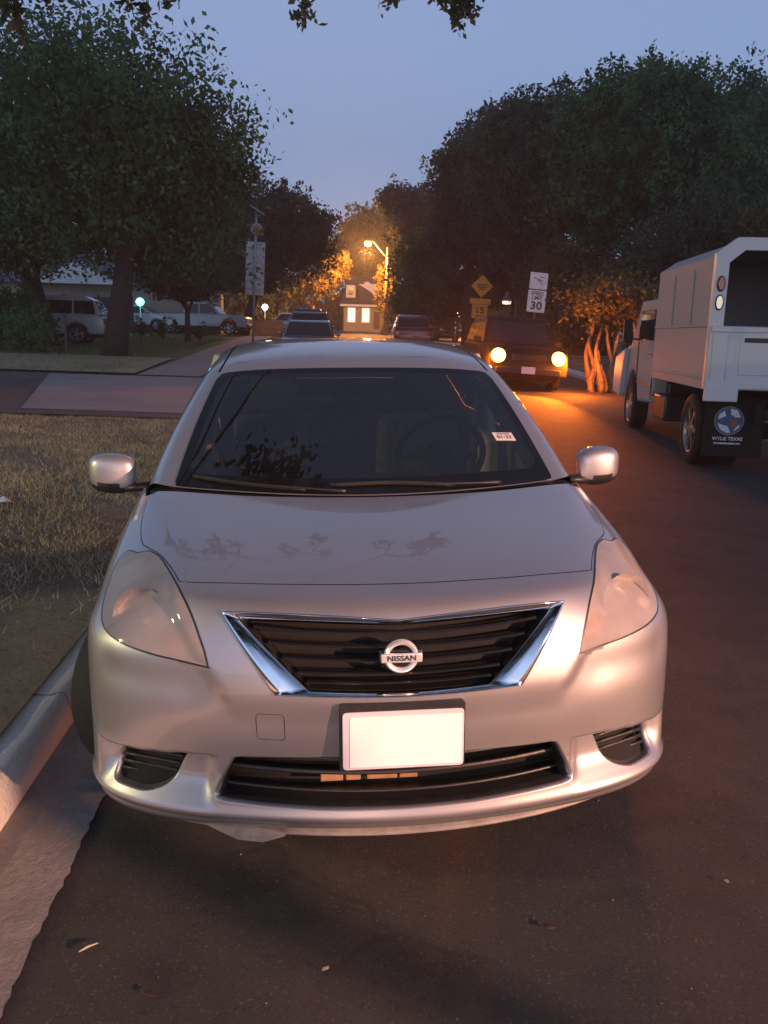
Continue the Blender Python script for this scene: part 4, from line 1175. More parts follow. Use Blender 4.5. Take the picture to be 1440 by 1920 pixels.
# multi-stemmed trunks on the right verge, lit orange
root = empty('multi_stemmed_tree', on_land(1147, 20.8), 0, 'cluster of crooked bare orange-lit stems on the right verge beside the truck cab', 'tree')
rd = random.Random(12)
for k in range(11):
    b = MB(); x = (rd.uniform(-.45, .45)); y = rd.uniform(-.3, .3); pts = []; h = rd.uniform(.9, 1.9)
    for t in np.linspace(0, 1, 7): pts.append((x + .10 * math.sin(t * 5 + k) + .16 * t * (x * 1.2), y + .1 * math.cos(t * 4 + k), -.05 + t * h))
    b.tube(pts, [.075, .07, .062, .058, .05, .04, .028], 8); b.build('stem', BARKL, root, smooth=True)
rng = np.random.default_rng(77); C = rng.normal(size=(3500, 3)) * np.array([.50, .5, .26]) + np.array([0, 0, 2.15])
link('crown', leaves_mesh('crown', C, .11 * rng.uniform(.6, 1.3, 3500), LF['olive'], rng), root)

# overhanging twigs of a tree that stands left of the camera
base = Vector((-4.6, 3.2, land_z(-4.6, 3.2)))
root = empty('overhanging_tree', base, 0, 'tree whose leafy twigs hang into the top of the sky above the street', 'tree')
b = MB(); fork = Vector((.6, .6, 4.6)); b.tube([(0, 0, -.1), (.1, .1, 2.2), fork], [.26, .22, .17], 12)
Cs = []
rd = random.Random(5)
HUB = []
def twig(px, py, f, ln, ang, n=60, r0=.012):
    tip0 = at(px, py + 42, f) - base
    st = tip0 + Vector((rd.uniform(-.15, .15), rd.uniform(-.2, .2), rd.uniform(.5, .8)))
    f1 = fork + Vector((.5 + .25 * (px > 400), .5, .7)); m1 = f1.lerp(st, .35) + Vector((rd.uniform(-.2, .2), rd.uniform(-.3, .3), .75)); m2 = f1.lerp(st, .72) + Vector((rd.uniform(-.15, .15), rd.uniform(-.2, .2), .5))
    near = [h for h in HUB if (h - st).length < 1.3]
    if near: b.tube([near[0], near[0].lerp(st, .5) + Vector((0, 0, .12)), st], [r0, r0 * .8, r0 * .6], 5)
    else:
        HUB.append(st); b.tube([fork, f1, m1, m2, st], [.07, .05, .03, .018, r0], 6)
    e = st + Vector((math.cos(ang) * ln * .3, 0, -ln)); b.tube([st, st.lerp(e, .5) + Vector((.03, 0, .02)), e], [r0, r0 * .7, .004], 5)
    for s in range(5):
        t = rd.uniform(.15, 1); q = st.lerp(e, t); d = Vector((rd.uniform(-1, 1), rd.uniform(-1, 1), rd.uniform(-.7, .3))).normalized() * ln * rd.uniform(.2, .45)
        b.tube([q, q + d], [.005, .002], 4)
        for _ in range(n // 5):
            u = rd.uniform(.2, 1.1); Cs.append(tuple(q + d * u + Vector((rd.gauss(0, .035), rd.gauss(0, .035), rd.gauss(0, .035)))))
for a in ((15, 8, 8, .55, 2.0, 90), (45, -6, 8, .5, 1, 80), (0, 60, 8, .5, 1, 70), (-20, 30, 8, .5, 1, 80), (240, -5, 8, .55, 0, 90), (275, 10, 8, .6, 1, 110), (300, -10, 8, .5, 1, 70), (255, -30, 8, .5, 1, 60), (480, -20, 8.2, .45, 1, 60), (535, -8, 8.2, .5, 0, 60), (565, 2, 8.2, .42, 0, 40),
          (760, -30, 8.4, .45, 1, 50), (840, 5, 8.4, .6, .6, 100), (868, 30, 8.4, .5, .3, 80), (885, 45, 8.4, .4, .3, 50), (825, -5, 8.4, .5, 2, 60), (110, -30, 8, .5, 1, 70), (160, -35, 8, .4, 1, 50)):
    twig(*a)
b.build('trunk', BARK, root, smooth=True)
rng = np.random.default_rng(2); C = np.array(Cs)
for (bx_, by_, bz_, rx_, rz_, n_) in ((-2.6, .3, 7.4, 2.8, 1.6, 6500), (-3.6, 3.6, 7.0, 1.8, 1.3, 3000), (-1.9, 4.4, 7.8, 1.5, .9, 1700), (1.2, .4, 7.6, 2.2, 1.1, 4200), (-.2, -2.6, 7.2, 2.8, 1.5, 6000), (3.4, -1.4, 8.0, 1.8, 1.0, 2400), (-5.0, -1.0, 6.4, 2.4, 1.8, 3500)):  # unseen crown overhead, thickened to shade the near road and mirror in the windscreen
    k_ = n_ // 14; cc = rng.normal(size=(k_, 3)); cc /= np.linalg.norm(cc, axis=1)[:, None]; cc *= rng.random(k_)[:, None] ** .5
    q_ = (cc * np.array([rx_, rx_, rz_]))[:, None, :] + rng.normal(size=(k_, 14, 3)) * .16 + np.array([bx_, by_, bz_]) - np.array(base)
    C = np.concatenate([C, q_.reshape(-1, 3)])
link('crown', leaves_mesh('crown', C, np.where(C[:, 2] > 5.0, .17, .075) * rng.uniform(.6, 1.3, len(C)), LF['dark'], rng), root)
# ------------------------------------------------------------------ other vehicles
def paint(name, col, rough=.3, metal=.3): return metallic(name, col, rough, metal, 1.0, .04)
PROF = {
 'suv': dict(L=4.7, W=1.86, H=1.72, belt=1.02, wy=(.92, 3.72), r=.36,
   body=[(0, .35), (0, .62), (.05, .86), (.22, .98), (1.15, 1.03), (4.45, 1.06), (4.66, .95), (4.70, .60), (4.66, .34)],
   cab=[(1.05, 1.01), (1.75, 1.60), (2.1, 1.70), (4.0, 1.70), (4.35, 1.55), (4.62, 1.04)]),
 'sedan': dict(L=4.6, W=1.78, H=1.45, belt=.92, wy=(.90, 3.62), r=.32,
   body=[(0, .30), (.0, .52), (.08, .70), (.30, .80), (1.15, .92), (3.9, .97), (4.45, .94), (4.58, .80), (4.60, .50), (4.55, .30)],
   cab=[(1.05, .90), (1.85, 1.36), (2.2, 1.44), (3.0, 1.43), (3.5, 1.33), (4.1, .95)]),
 'pickup': dict(L=5.4, W=1.95, H=1.80, belt=1.10, wy=(.98, 4.35), r=.39,
   body=[(0, .42), (0, .72), (.06, 1.00), (.25, 1.10), (1.5, 1.14), (5.35, 1.14), (5.40, .80), (5.36, .46)],
   cab=[(1.45, 1.10), (2.05, 1.70), (2.3, 1.79), (3.35, 1.79), (3.55, 1.70), (3.62, 1.12)]),
}
def make_car(name, kind, m, loc, rz, label, cat, group=None, head=None, head_e=0, tail=True, bed=False, tilt=0, lamp_col=(1, .95, .85), plate=False):
    """front of the vehicle at local y=0, facing -Y"""
    p = PROF[kind]; root = empty(name, loc, rz, label, cat, group); root.rotation_euler = (0, tilt, rz)
    W, r = p['W'], p['r']
    # lower body with wheel arches cut
    base = [q for q in p['body']]
    low = []
    zb = base[0][1]
    for wy in p['wy'][::-1]:
        low += [(wy + (r + .06) * math.cos(a), zb + (r + .06) * .98 * math.sin(a) + 0) for a in np.linspace(0, PI, 9)]
    poly = base + low
    b = MB()
    inset = [(-W / 2 + .05, .95), (-W / 2, 1)]
    n = len(poly)
    secs = [(-W / 2, 0.0), (-W / 2 * .55, -.07), (W / 2 * .55, -.07), (W / 2, 0.0)]
    V = []
    for x, dy in secs:
        for (y, z) in poly:
            yy = y
            if y < .3: yy = y + dy
            if y > p['L'] - .3: yy = y - dy
            V.append((x, yy + (.0), z))
    F_ = [tuple(range(n))[::-1], tuple(3 * n + i for i in range(n))]
    for k in range(3):
        F_ += [(k * n + i, k * n + (i + 1) % n, (k + 1) * n + (i + 1) % n, (k + 1) * n + i) for i in range(n)]
    b.add(V, F_); body = b.build('body', m, root, bevel=.06, seg=3)
    # cabin, tapering inwards
    cab = p['cab']; b = MB(); V = []
    zt = max(z for _, z in cab); z0 = cab[0][1]
    n = len(cab)
    for sx in (-1, 1):
        for y, z in cab:
            V.append((sx * (W / 2 - .05 - .17 * (z - z0) / (zt - z0)), y, z))
    b.add(V, [tuple(range(n))[::-1], tuple(n + i for i in range(n))] + [(i, (i + 1) % n, n + (i + 1) % n, n + i) for i in range(n)])
    cb = b.build('cabin', m, root, bevel=.04, seg=2)
    # windows
    def quad(name, pts, par=cb, mm=M['black_glass']):
        b = MB(); pts = [Vector(q) for q in pts]; nrm = (pts[1] - pts[0]).cross(pts[2] - pts[0]).normalized() * .012
        V = [q + nrm for q in pts] + [q - nrm for q in pts]; k = len(pts)
        b.add(V, [tuple(range(k)), tuple(range(2 * k - 1, k - 1, -1))] + [(i, (i + 1) % k, k + (i + 1) % k, k + i) for i in range(k)]); return b.build(name, mm, par)
    def cx(z): return W / 2 - .05 - .17 * (z - z0) / (zt - z0)
    a0, a1 = Vector((0, *cab[0])), Vector((0, *cab[1])); 
    f0 = a0.lerp(a1, .10); f1 = a0.lerp(a1, .97); e = .002
    quad('windscreen', [(-cx(f0.z) + .08, f0.y - e, f0.z), (cx(f0.z) - .08, f0.y - e, f0.z), (cx(f1.z) - .08, f1.y - e, f1.z), (-cx(f1.z) + .08, f1.y - e, f1.z)])
    a0, a1 = Vector((0, *cab[-1])), Vector((0, *cab[-2])); f0 = a0.lerp(a1, .15); f1 = a0.lerp(a1, .95)
    quad('rear_window', [(-cx(f0.z) + .1, f0.y + e, f0.z), (cx(f0.z) - .1, f0.y + e, f0.z), (cx(f1.z) - .08, f1.y + e, f1.z), (-cx(f1.z) + .08, f1.y + e, f1.z)])
    ya, yb = cab[1][0], cab[-2][0]; zlo = z0 + .06; zhi = min(cab[1][1], cab[-2][1]) - .02
    yfl = cab[0][0] + .18; yrl = cab[-1][0] - .22; mids = [ya + (yb - ya) * t for t in ((.42,) if kind != 'suv' else (.36, .72))]
    cuts = [None] + mids + [None]
    for sx in (-1, 1):
        for k in range(len(cuts) - 1):
            l0 = (yfl if k == 0 else cuts[k] + .035); l1 = (ya + .05 if k == 0 else cuts[k] + .035)
            r0 = (yrl if k == len(cuts) - 2 else cuts[k + 1] - .035); r1 = (yb - .04 if k == len(cuts) - 2 else cuts[k + 1] - .035)
            quad('side_window', [(sx * (cx(zlo) + .003), l0, zlo), (sx * (cx(zlo) + .003), r0, zlo), (sx * (cx(zhi) + .003), r1, zhi), (sx * (cx(zhi) + .003), l1, zhi)])
    for wy in p['wy']:
        for sx in (-1, 1):
            wheel(root, (sx * (W / 2 - .12), wy, r), r, .22, side=sx, spokes=5)
    zl = p['belt'] - .24
    for sx in (-1, 1):
        b = MB()
        if head is AMB: b.lathe([(.0, -.14), (.10, -.125), (.145, -.085), (.165, -.02), (.165, .05)], 20, (sx * (W / 2 - .24), 0, zl), 'Y')
        else: b.box((sx * (W / 2 - .24), -.045, zl), (.34, .08, .16))
        b.build('headlight', head or M['housing'], root, bevel=.0 if head is AMB else .025, smooth=head is AMB)
        b = MB(); b.box((sx * (W / 2 - .15), p['L'] - .0, zl + .04), (.22, .10, .20)); b.build('tail_light', M['red_lens'], root, bevel=.025)
        b = MB(); b.box((sx * (W / 2 + .06), cab[0][0] + .42, zl + .33), (.18, .10, .13)); b.build('wing_mirror', m, root, bevel=.03)
        for yy in (cab[0][0] + 1.15,):
            b = MB(); b.box((sx * (W / 2 + .01), yy, zl + .12), (.03, .16, .03)); b.build('door_handle', m, body, bevel=.008)
    b = MB(); b.box((0, -.075, zl - .02), (W * .42, .03, .14)); b.build('grille', M['black_plastic'], root, bevel=.01)
    b = MB(); b.box((0, -.085, zb + .12), (W * .80, .06, .14)); b.build('bumper', M['black_plastic'], root, bevel=.02)
    b = MB(); b.box((0, p['L'] + .05, zb + .14), (W * .86, .08, .16)); b.build('rear_bumper', m, root, bevel=.02)
    b = MB(); b.box((0, p['L'] / 2, .30), (W * .8, p['L'] * .9, .14)); b.build('underbody', M['dark_void'], root)
    if plate:
        b = MB(); b.box((0, -.13, zb + .14), (.31, .01, .155)); b.build('number_plate', M['plate_edge'], root)
    if kind == 'pickup':
        b = MB(); b.box((0, 4.5, 1.135), (1.6, 1.6, .02)); b.build('bed_opening', M['dark_void'], root)
    return root
P_WHITE = paint('white_paint', (.62, .63, .65), .3, .0); P_PALE = paint('pale_paint', (.34, .37, .40), .35, .2); P_GREY = paint('grey_paint', (.20, .21, .24), .35, .5)
P_RED = paint('red_paint', (.22, .02, .03), .3, .1); P_BLACK = mat('black_paint', (.010, .009, .009), rough=.7, spec=.25, noise=.2, scale=5); P_BLUE = paint('dark_blue_paint', (.05, .07, .11), .3, .4)
AMB = mat('amber_lamp', (1, .6, .2), rough=.3, emit=(1, .50, .12), es=7, noise=.02)
WHL = mat('white_lamp', (1, 1, 1), rough=.3, emit=(1, .93, .80), es=9, noise=.02)

# dark vehicle facing the camera with amber headlamps
p = on_land(990, 19.7)
AMBERCAR = make_car('sport_utility_vehicle', 'suv', P_BLACK, (p.x, p.y, p.z + .0), R(-1.5), 'dark vehicle facing the camera with both headlamps glowing amber', 'car', head=AMB, tilt=R(2.5), plate=True)
GL = 'vehicles parked on the left side of the street'
p = on_land(-48, 31.5)
make_car('sport_utility_vehicle', 'suv', P_PALE, (p.x, p.y + .2, p.z), R(-86), 'pale grey utility vehicle parked between the two thick tree trunks', 'car', GL)
p = on_land(332, 50)
make_car('small_car', 'sedan', P_WHITE, (p.x, p.y, p.z + .12), R(84), 'small white car beside the turquoise light on the left', 'car', GL)
p = on_land(350, 56)
make_car('sport_utility_vehicle', 'suv', P_RED, (p.x, p.y, p.z + .35), R(82), 'dark red vehicle behind the small white car', 'car', GL)
p = on_land(468, 50)
make_car('pickup_truck', 'pickup', P_GREY, (p.x, p.y, p.z + .05), R(84), 'grey pickup parked sideways behind the solar-powered sign', 'pickup truck', GL)
GP = 'cars parked in line ahead along the left kerb'
for px, f, kind, m, lab in ((578, 27, 'sedan', P_BLUE, 'nearest of the three parked cars, its dark windscreen just above the sedan roof'), (579, 34.5, 'suv', P_BLUE, 'second dark parked car, behind the nearest one in the line'), (576, 46, 'suv', P_GREY, 'farthest and tallest of the three cars parked in line')):
    p = on_land(px, f); make_car('parked_car', kind, m, tuple(p), R(1), lab, 'car', GP)
p = on_land(780, 42); make_car('hatchback', 'suv', P_RED, (p.x + 0, p.y + 4.3, p.z - .12), R(178), 'dark red car seen from behind above the sedan roof', 'car')
p = on_land(845, 58); make_car('dark_car', 'suv', P_BLACK, tuple(p), R(20), 'dark car right of the red car, beside a white lamp glow', 'car')
p = on_land(962, 58); make_car('pickup_truck', 'pickup', P_WHITE, (p.x, p.y, p.z + .1), R(-86), 'pale pickup parked sideways below the yellow sign', 'pickup truck')
p = on_land(530, 54); make_car('small_car', 'sedan', P_WHITE, tuple(p), R(-12), 'white car with headlamps on beside the orange barrier', 'car', head=WHL)

# ---- white chipper truck with a tall box, seen from behind
TR = empty('box_truck', (4.1, 9.25, road_z(4.6, 9.6) + .0), R(-8.9), 'white tree-service truck with a tall open-backed box parked at the right kerb', 'truck')
M['box_paint'] = metallic('box_paint', (.30, .315, .33), .62, .0, .0, .04); M['truck_white'] = metallic('truck_white', (.54, .56, .60), .42, .0, .4, .04)
sec = [(0, .93), (0, 2.36), (.20, 2.50), (1.90, 2.50), (2.10, 2.36), (2.10, .93)]
b = MB(); th_ = .035
def shell(sec, y0, y1, t):
    n = len(sec); c = Vector((1.05, 1.7)); V = []
    for y in (y0, y1):
        for s in (0, 1):
            for x, z in sec:
                q = Vector((x, z)); q2 = q + (c - q).normalized() * t * 1.3 * s
                if s and z < 1: q2.y = z
                V.append((q2.x, y, q2.y))
    F_ = []
    for i in range(n - 1):
        F_ += [(i, i + 1, 2 * n + i + 1, 2 * n + i), (n + i, 3 * n + i, 3 * n + i + 1, n + i + 1), (i, n + i, n + i + 1, i + 1), (2 * n + i, 2 * n + i + 1, 3 * n + i + 1, 3 * n + i)]
    F_ += [(0, 2 * n, 3 * n, n), (n - 1, 2 * n - 1, 4 * n - 1, 3 * n - 1)]
    return V, F_
b.add(*shell(sec, .05, 2.8, th_)); bx = b.build('box_shell', M['box_paint'], TR, bevel=.006)
b = MB(); b.prism([(x, z) for x, z in sec], 2.76, 2.80); b.build('box_front_wall', M['box_paint'], TR)
b = MB(); b.box((1.05, 1.42, .95), (2.04, 2.7, .05)); b.build('box_floor', M['black_plastic'], TR)
for z in (1.62, 1.05):
    b = MB(); b.box((-.008, 1.42, z), (.02, 2.74, .022)); b.build('side_rail', M['box_paint'], TR, bevel=.005)
for y in (.9, 1.85):
    b = MB(); b.box((-.004, y, 1.95), (.012, .03, .62)); b.build('side_rib', M['box_paint'], TR, bevel=.003)
# rear frame: posts, chamfers, header
b = MB(); o_ = [(-.02, .95), (-.02, 2.38), (.19, 2.54), (1.91, 2.54), (2.12, 2.38), (2.12, .95)]; i_ = [(.12, .95), (.12, 2.28), (.27, 2.41), (1.83, 2.41), (1.98, 2.28), (1.98, .95)]
V = []
for y in (-.03, .06):
    V += [(x, y, z) for x, z in o_] + [(x, y, z) for x, z in i_]
n = 6; F_ = []
for i in range(5):
    F_ += [(i, i + 1, n + i + 1, n + i), (2 * n + i, 3 * n + i, 3 * n + i + 1, 2 * n + i + 1), (i, 2 * n + i, 2 * n + i + 1, i + 1), (n + i, n + i + 1, 3 * n + i + 1, 3 * n + i)]
F_ += [(0, n, 3 * n, 2 * n), (5, 2 * n + 5, 3 * n + 5, n + 5)]
b.add(V, F_)
for x in (.05, 2.05):
    for z in np.arange(1.02, 2.3, .16):
        if 1.72 < z < 2.2: continue
        b.lathe([(.0, -.038), (.008, -.036), (.011, -.030)], 8, (x, 0, z), 'Y')
b.build('rear_frame', M['truck_white'], TR, bevel=.0)
b = MB(); b.box((1.05, -.02, 1.28), (2.14, .07, .68)); tg = b.build('tailgate', M['truck_white'], TR, bevel=.012)
for a in ((1.05, -.06, 1.585, 2.12, .02, .06), (1.05, -.06, .985, 2.12, .02, .07), (.10, -.06, 1.28, .16, .02, .54), (1.05, -.06, 1.28, .20, .02, .54), (2.0, -.06, 1.28, .16, .02, .54)):
    b = MB(); b.box(a[:3], a[3:]); b.build('tailgate_rib', M['truck_white'], tg, bevel=.008)
b = MB(); b.box((.56, -.058, 1.30), (.50, .012, .40)); b.build('tailgate_panel', M['truck_white'], tg, bevel=.006)
b = MB(); b.box((.56, -.067, 1.475), (.42, .012, .05)); b.build('grab_recess', M['black_plastic'], tg, bevel=.004)
b = MB(); b.box((.16, -.05, .885), (.36, .05, .15)); b.build('hinge_bracket', M['truck_white'], TR, bevel=.01)
def oval(name, c, rx, rz, m, par, n=20):
    b = MB(); b.prism([(c[0] + rx * math.cos(2 * PI * k / n), c[2] + rz * math.sin(2 * PI * k / n)) for k in range(n)], c[1] - .03, c[1] + .01); return b.build(name, m, par, bevel=.006)
LITL = mat('reversing_lens', (.9, .85, .7), rough=.1, noise=.25, scale=60, emit=(1, .85, .6), es=.45)
for x in (.05, 2.05):
    o = oval('tail_light', (x, -.03, 2.06), .034, .072, M['red_lens'], TR); oval('lamp_bezel', (x, -.018, 2.06), .043, .084, M['black_plastic'], o)
    o = oval('reversing_light', (x, -.03, 1.865), .032, .068, LITL, TR); oval('lamp_bezel', (x, -.018, 1.865), .043, .084, M['black_plastic'], o)
# chassis, wheels, mud flaps
b = MB(); b.box((.65, 2.9, .68), (.10, 5.6, .22)); b.box((1.45, 2.9, .68), (.10, 5.6, .22)); b.box((1.05, .5, .76), (1.7, .1, .14)); b.box((1.05, .80, .42), (1.7, .18, .18)); b.build('chassis', M['dark_void'], TR, bevel=.01)
for sx, x in ((-1, .18), (-1, .48), (1, 1.62), (1, 1.92)):
    wheel(TR, (x, .78, .42), .42, .24, side=sx, spokes=6, rimm=M['rim'])
for sx, x in ((-1, .16), (1, 1.90)):
    wheel(TR, (x, 4.55, .42), .42, .25, side=sx, spokes=6)
EMW = mat('flap_white', (.55, .57, .62), rough=.6, noise=.2, scale=30); EMB = mat('flap_blue', (.05, .08, .20), rough=.6, noise=.2, scale=30); EMR = mat('flap_brown', (.22, .09, .05), rough=.6, noise=.3, scale=30)
for k, x in enumerate((.42, 1.68)):
    b = MB(); b.box((x, .22, .50), (.66, .012, .66)); fl = b.build('mud_flap', M['dark_void'], TR, bevel=.003)
    if k: continue
    cx_, cz_ = .36, .58; r_ = .165
    def disc(name, pts, m, y):
        b = MB(); b.prism(pts, y, y + .003); return b.build(name, m, fl)
    disc('emblem_rim', [(cx_ + r_ * math.cos(a), cz_ + r_ * math.sin(a)) for a in np.linspace(0, 2 * PI, 33)[:-1]], mat('flap_grey', (.16, .15, .15), rough=.6, noise=.3, scale=40), .208)
    disc('emblem_ring', [(cx_ + r_ * .90 * math.cos(a), cz_ + r_ * .90 * math.sin(a)) for a in np.linspace(0, 2 * PI, 33)[:-1]], EMB, .204)
    disc('emblem_upper_left', [(cx_ - 0.1254, cz_ + 0.0132), (cx_ - 0.1122, cz_ + 0.0726), (cx_ - 0.0594, cz_ + 0.1122), (cx_ - 0.0396, cz_ + 0.0528)], EMW, .200)
    disc('emblem_upper_right', [(cx_ + 0.0066, cz_ + 0.1386), (cx_ + 0.0792, cz_ + 0.1188), (cx_ + 0.1254, cz_ + 0.0462), (cx_ + 0.0660, cz_ + 0.0396), (cx_ + 0.0132, cz_ + 0.0726)], EMW, .200)
    disc('emblem_lower', [(cx_ - 0.1254, cz_ - 0.0264), (cx_ - 0.0924, cz_ - 0.0990), (cx_ - 0.0132, cz_ - 0.1386), (cx_ + 0.0264, cz_ - 0.1320), (cx_ - 0.0132, cz_ - 0.0594), (cx_ - 0.0726, cz_ - 0.0462)], EMW, .200)
    disc('emblem_centre', [(cx_ + 0.0132, cz_ + 0.0132), (cx_ + 0.0660, cz_ + 0.0330), (cx_ + 0.0990, cz_ - 0.0264), (cx_ + 0.0528, cz_ - 0.0792), (cx_ + 0.0066, cz_ - 0.0396)], EMR, .200)
    disc('emblem_chip', [(cx_ + 0.0660, cz_ - 0.1122), (cx_ + 0.1188, cz_ - 0.0660), (cx_ + 0.1122, cz_ - 0.0396), (cx_ + 0.0594, cz_ - 0.0924)], EMW, .200)
    RX = Matrix.Rotation(PI / 2, 4, 'X')
    lettering('flap_lettering', 'WYLIE TEXAS', .055, EMW, fl, Matrix.Translation((cx_, .211, .375)) @ RX, .001, .0012, 1.0, 1.0)
    lettering('flap_web_line', 'www.          .com', .036, EMW, fl, Matrix.Translation((cx_, .211, .325)) @ RX, .001, .0012, 1.0, 1.15)
    b = MB(); b.box((cx_ - .0, .211, .323), (.15, .002, .018)); b.build('flap_small_print', EMW, fl)
b = MB(); b.lathe([(0, -.02), (.035, -.015), (.04, .01)], 16, (-.02, 2.5, .72), 'X'); b.build('side_marker', M['red_lens'], TR, smooth=True)
# cab
b = MB(); b.prism([(2.95, .55), (2.95, 1.95), (3.1, 2.03), (4.2, 2.03), (4.85, 1.38), (5.75, 1.22), (5.85, .95), (5.85, .50), (5.05, .50)] + [(4.55 + .5 * math.cos(a), .46 + .5 * math.sin(a)) for a in np.linspace(.2, PI - .2, 8)] + [(4.0, .50)], .06, 2.04, 'X')
cabo = b.build('cab', M['box_paint'], TR, bevel=.04, seg=3)
for x in (.055, 2.045):
    b = MB(); b.box((x, 3.62, 1.66), (.02, 1.0, .44)); b.build('door_window', M['black_glass'], cabo, bevel=.01)
b = MB(); b.box((.052, 3.6, .80), (.012, 1.1, .02)); b.build('door_moulding', M['black_plastic'], cabo)
b = MB(); b.box((.045, 3.2, 1.25), (.03, .14, .03)); b.build('door_handle', M['chrome'], cabo, bevel=.005)
b = MB(); b.tube([(.06, 4.1, 1.45), (-.12, 4.12, 1.46), (-.14, 4.12, 1.50)], .015, 6); b.box((-.15, 4.12, 1.58), (.12, .08, .34)); b.build('wing_mirror', M['black_plastic'], TR, bevel=.012)
b = MB(); b.box((1.05, 2.9, .62), (1.6, .2, .5)); b.box((.2, 2.4, .55), (.3, .7, .34)); b.build('fuel_tank', M['black_plastic'], TR, bevel=.03)
b = MB(); b.prism([(4.95, 1.30), (5.75, 1.15), (5.86, .9), (5.86, .55), (5.2, .5)], -.02, .07, 'X'); b.build('wing_panel', M['truck_white'], cabo, bevel=.02)

b = MB(); b.box((.052, 3.02, 1.2), (.010, .012, 1.2)); b.build('door_seam', M['dark_void'], cabo)
b = MB(); b.box((.052, 4.18, 1.15), (.010, .012, 1.0)); b.build('door_seam', M['dark_void'], cabo)
# ------------------------------------------------------------------ signs, lamps, houses, small things
GALV = mat('galvanised_steel', (.34, .34, .35), rough=.5, metal=.2, noise=.2, scale=20); SIGNBACK = mat('sign_back', (.50, .46, .44), rough=.6, metal=.0, noise=.25, scale=5)
YEL = mat('sign_yellow', (.85, .34, .02), rough=.5, noise=.12, scale=8); SWH = mat('sign_white', (.72, .68, .66), rough=.5, noise=.15, scale=6)
ORG = mat('barrier_orange', (.75, .22, .03), rough=.5, noise=.15, scale=6); WOOD = mat('weathered_wood', (.20, .15, .11), rough=.9, noise=.4, scale=14)
SOD = mat('sodium_globe', (1, .7, .4), rough=.3, emit=(1, .52, .14), es=4.5, noise=.02)
RXm = Matrix.Rotation(PI / 2, 4, 'X')
# solar-powered sign pole, back of the sign board
f = 40.0; k = f / F_PX
p0 = on_land(474, f); top = at(482, 395, f); h = top.z - p0.z
S = empty('solar_sign', p0, 0, 'grey pole with a tall sign board, round beacon and solar panel on the left verge', 'sign'); S.rotation_euler = (0, R(2.0), 0)
b = MB(); b.tube([(0, 0, -.1), (0, 0, h)], .055, 12); b.build('pole', GALV, S, smooth=True)
zb0 = at(478, 553, f).z - p0.z; zb1 = at(478, 453, f).z - p0.z
b = MB(); b.box((.0, -.02 + .09, (zb0 + zb1) / 2), (34 * k, .03, zb1 - zb0)); o = b.build('sign_board', SIGNBACK, S, bevel=.01)
for z in (zb0 + .25, (zb0 + zb1) / 2, zb1 - .25):
    b = MB(); b.box((0, .035, z), (34 * k * .96, .03, .05)); b.build('board_rail', GALV, o)
zz = at(480, 430, f).z - p0.z
b = MB(); b.lathe([(0, -.12), (.20, -.12), (.27, -.05), (.27, .08), (.2, .12), (0, .12)], 20, (.03, -.03, zz), 'Y'); o = b.build('beacon', GALV, S, smooth=True, angle=40)
b = MB(); b.lathe([(0, -.01), (.15, -.005), (.19, .02)], 20, (.06, -.17, zz), 'Y'); b.build('beacon_lens', mat('beacon_amber', (.30, .10, .03), rough=.3, noise=.2, scale=30), o, smooth=True)
b = MB(); b.box((.05, 0, h + .02), (.72, .5, .05), (0, R(30), 0)); b.build('solar_panel', GALV, S, bevel=.01)
# yellow diamond warning sign
f = 44.0; k = f / F_PX; p0 = on_land(894, f); c = at(893, 536, f); h = c.z - p0.z
S = empty('warning_sign', p0, R(-8), 'yellow diamond warning sign with a bar and a small square plate below it', 'sign'); S.rotation_euler = (0, R(2.5), R(-6))
b = MB(); b.tube([(0, .05, -.1), (0, .05, h + .45)], .035, 8); b.build('pole', GALV, S, smooth=True)
r_ = 20 * k
b = MB(); b.prism([(0, h + r_ * 1.02), (r_, h), (0, h - r_ * 1.02), (-r_, h)], -.01, .01); d = b.build('diamond_plate', YEL, S, bevel=.006)
b = MB(); b.box((0, -.014, h + .06), (r_ * .95, .004, .05)); b.box((0, -.014, h - .05), (r_ * .8, .004, .05)); b.box((0, -.014, h - .15), (r_ * .5, .004, .05)); b.build('diamond_marks', M['ink'], d)
b = MB(); b.box((-.02, 0, h - 27 * k), (38 * k, .02, 10 * k)); b.build('bar_plate', YEL, S, bevel=.006)
b = MB(); b.box((-.02, -.002, h - 45 * k), (28 * k, .02, 25 * k)); d = b.build('speed_plate', YEL, S, bevel=.006)
lettering('speed_figures', '15', 16 * k, M['ink'], d, Matrix.Translation((-.02, -.016, h - 43 * k)) @ RXm, .001, .01, 1.0, 1.1)
lettering('unit_letters', 'MPH', 6 * k, M['ink'], d, Matrix.Translation((-.02, -.016, h - 54 * k)) @ RXm, .001, .003)
# white speed limit sign
f = 30.0; k = f / F_PX; p0 = on_land(994, f); h = at(1002, 564, f).z - p0.z
S = empty('speed_limit_sign', p0, 0, 'leaning white speed limit 30 sign with a second white plate above it', 'sign'); S.rotation_euler = (0, R(3.5), R(4))
b = MB(); b.tube([(0, .04, -.1), (0, .04, h + .9)], .032, 8); b.build('pole', WOOD, S, smooth=True)
b = MB(); b.prism([tuple(q) for q in rounded([(-17 * k, h - 20 * k), (17 * k, h - 20 * k), (17 * k, h + 19 * k), (-17 * k, h + 19 * k)], .04, 3)], -.01, .01); d = b.build('limit_plate', SWH, S)
lettering('limit_figures', '30', 19 * k, M['ink'], d, Matrix.Translation((0, -.014, h - 9 * k)) @ RXm, .001, .010, 1.05, 1.15)
lettering('limit_words', 'SPEED', 9.0 * k, M['ink'], d, Matrix.Translation((0, -.014, h + 13 * k)) @ RXm, .001, .003, 1, .95)
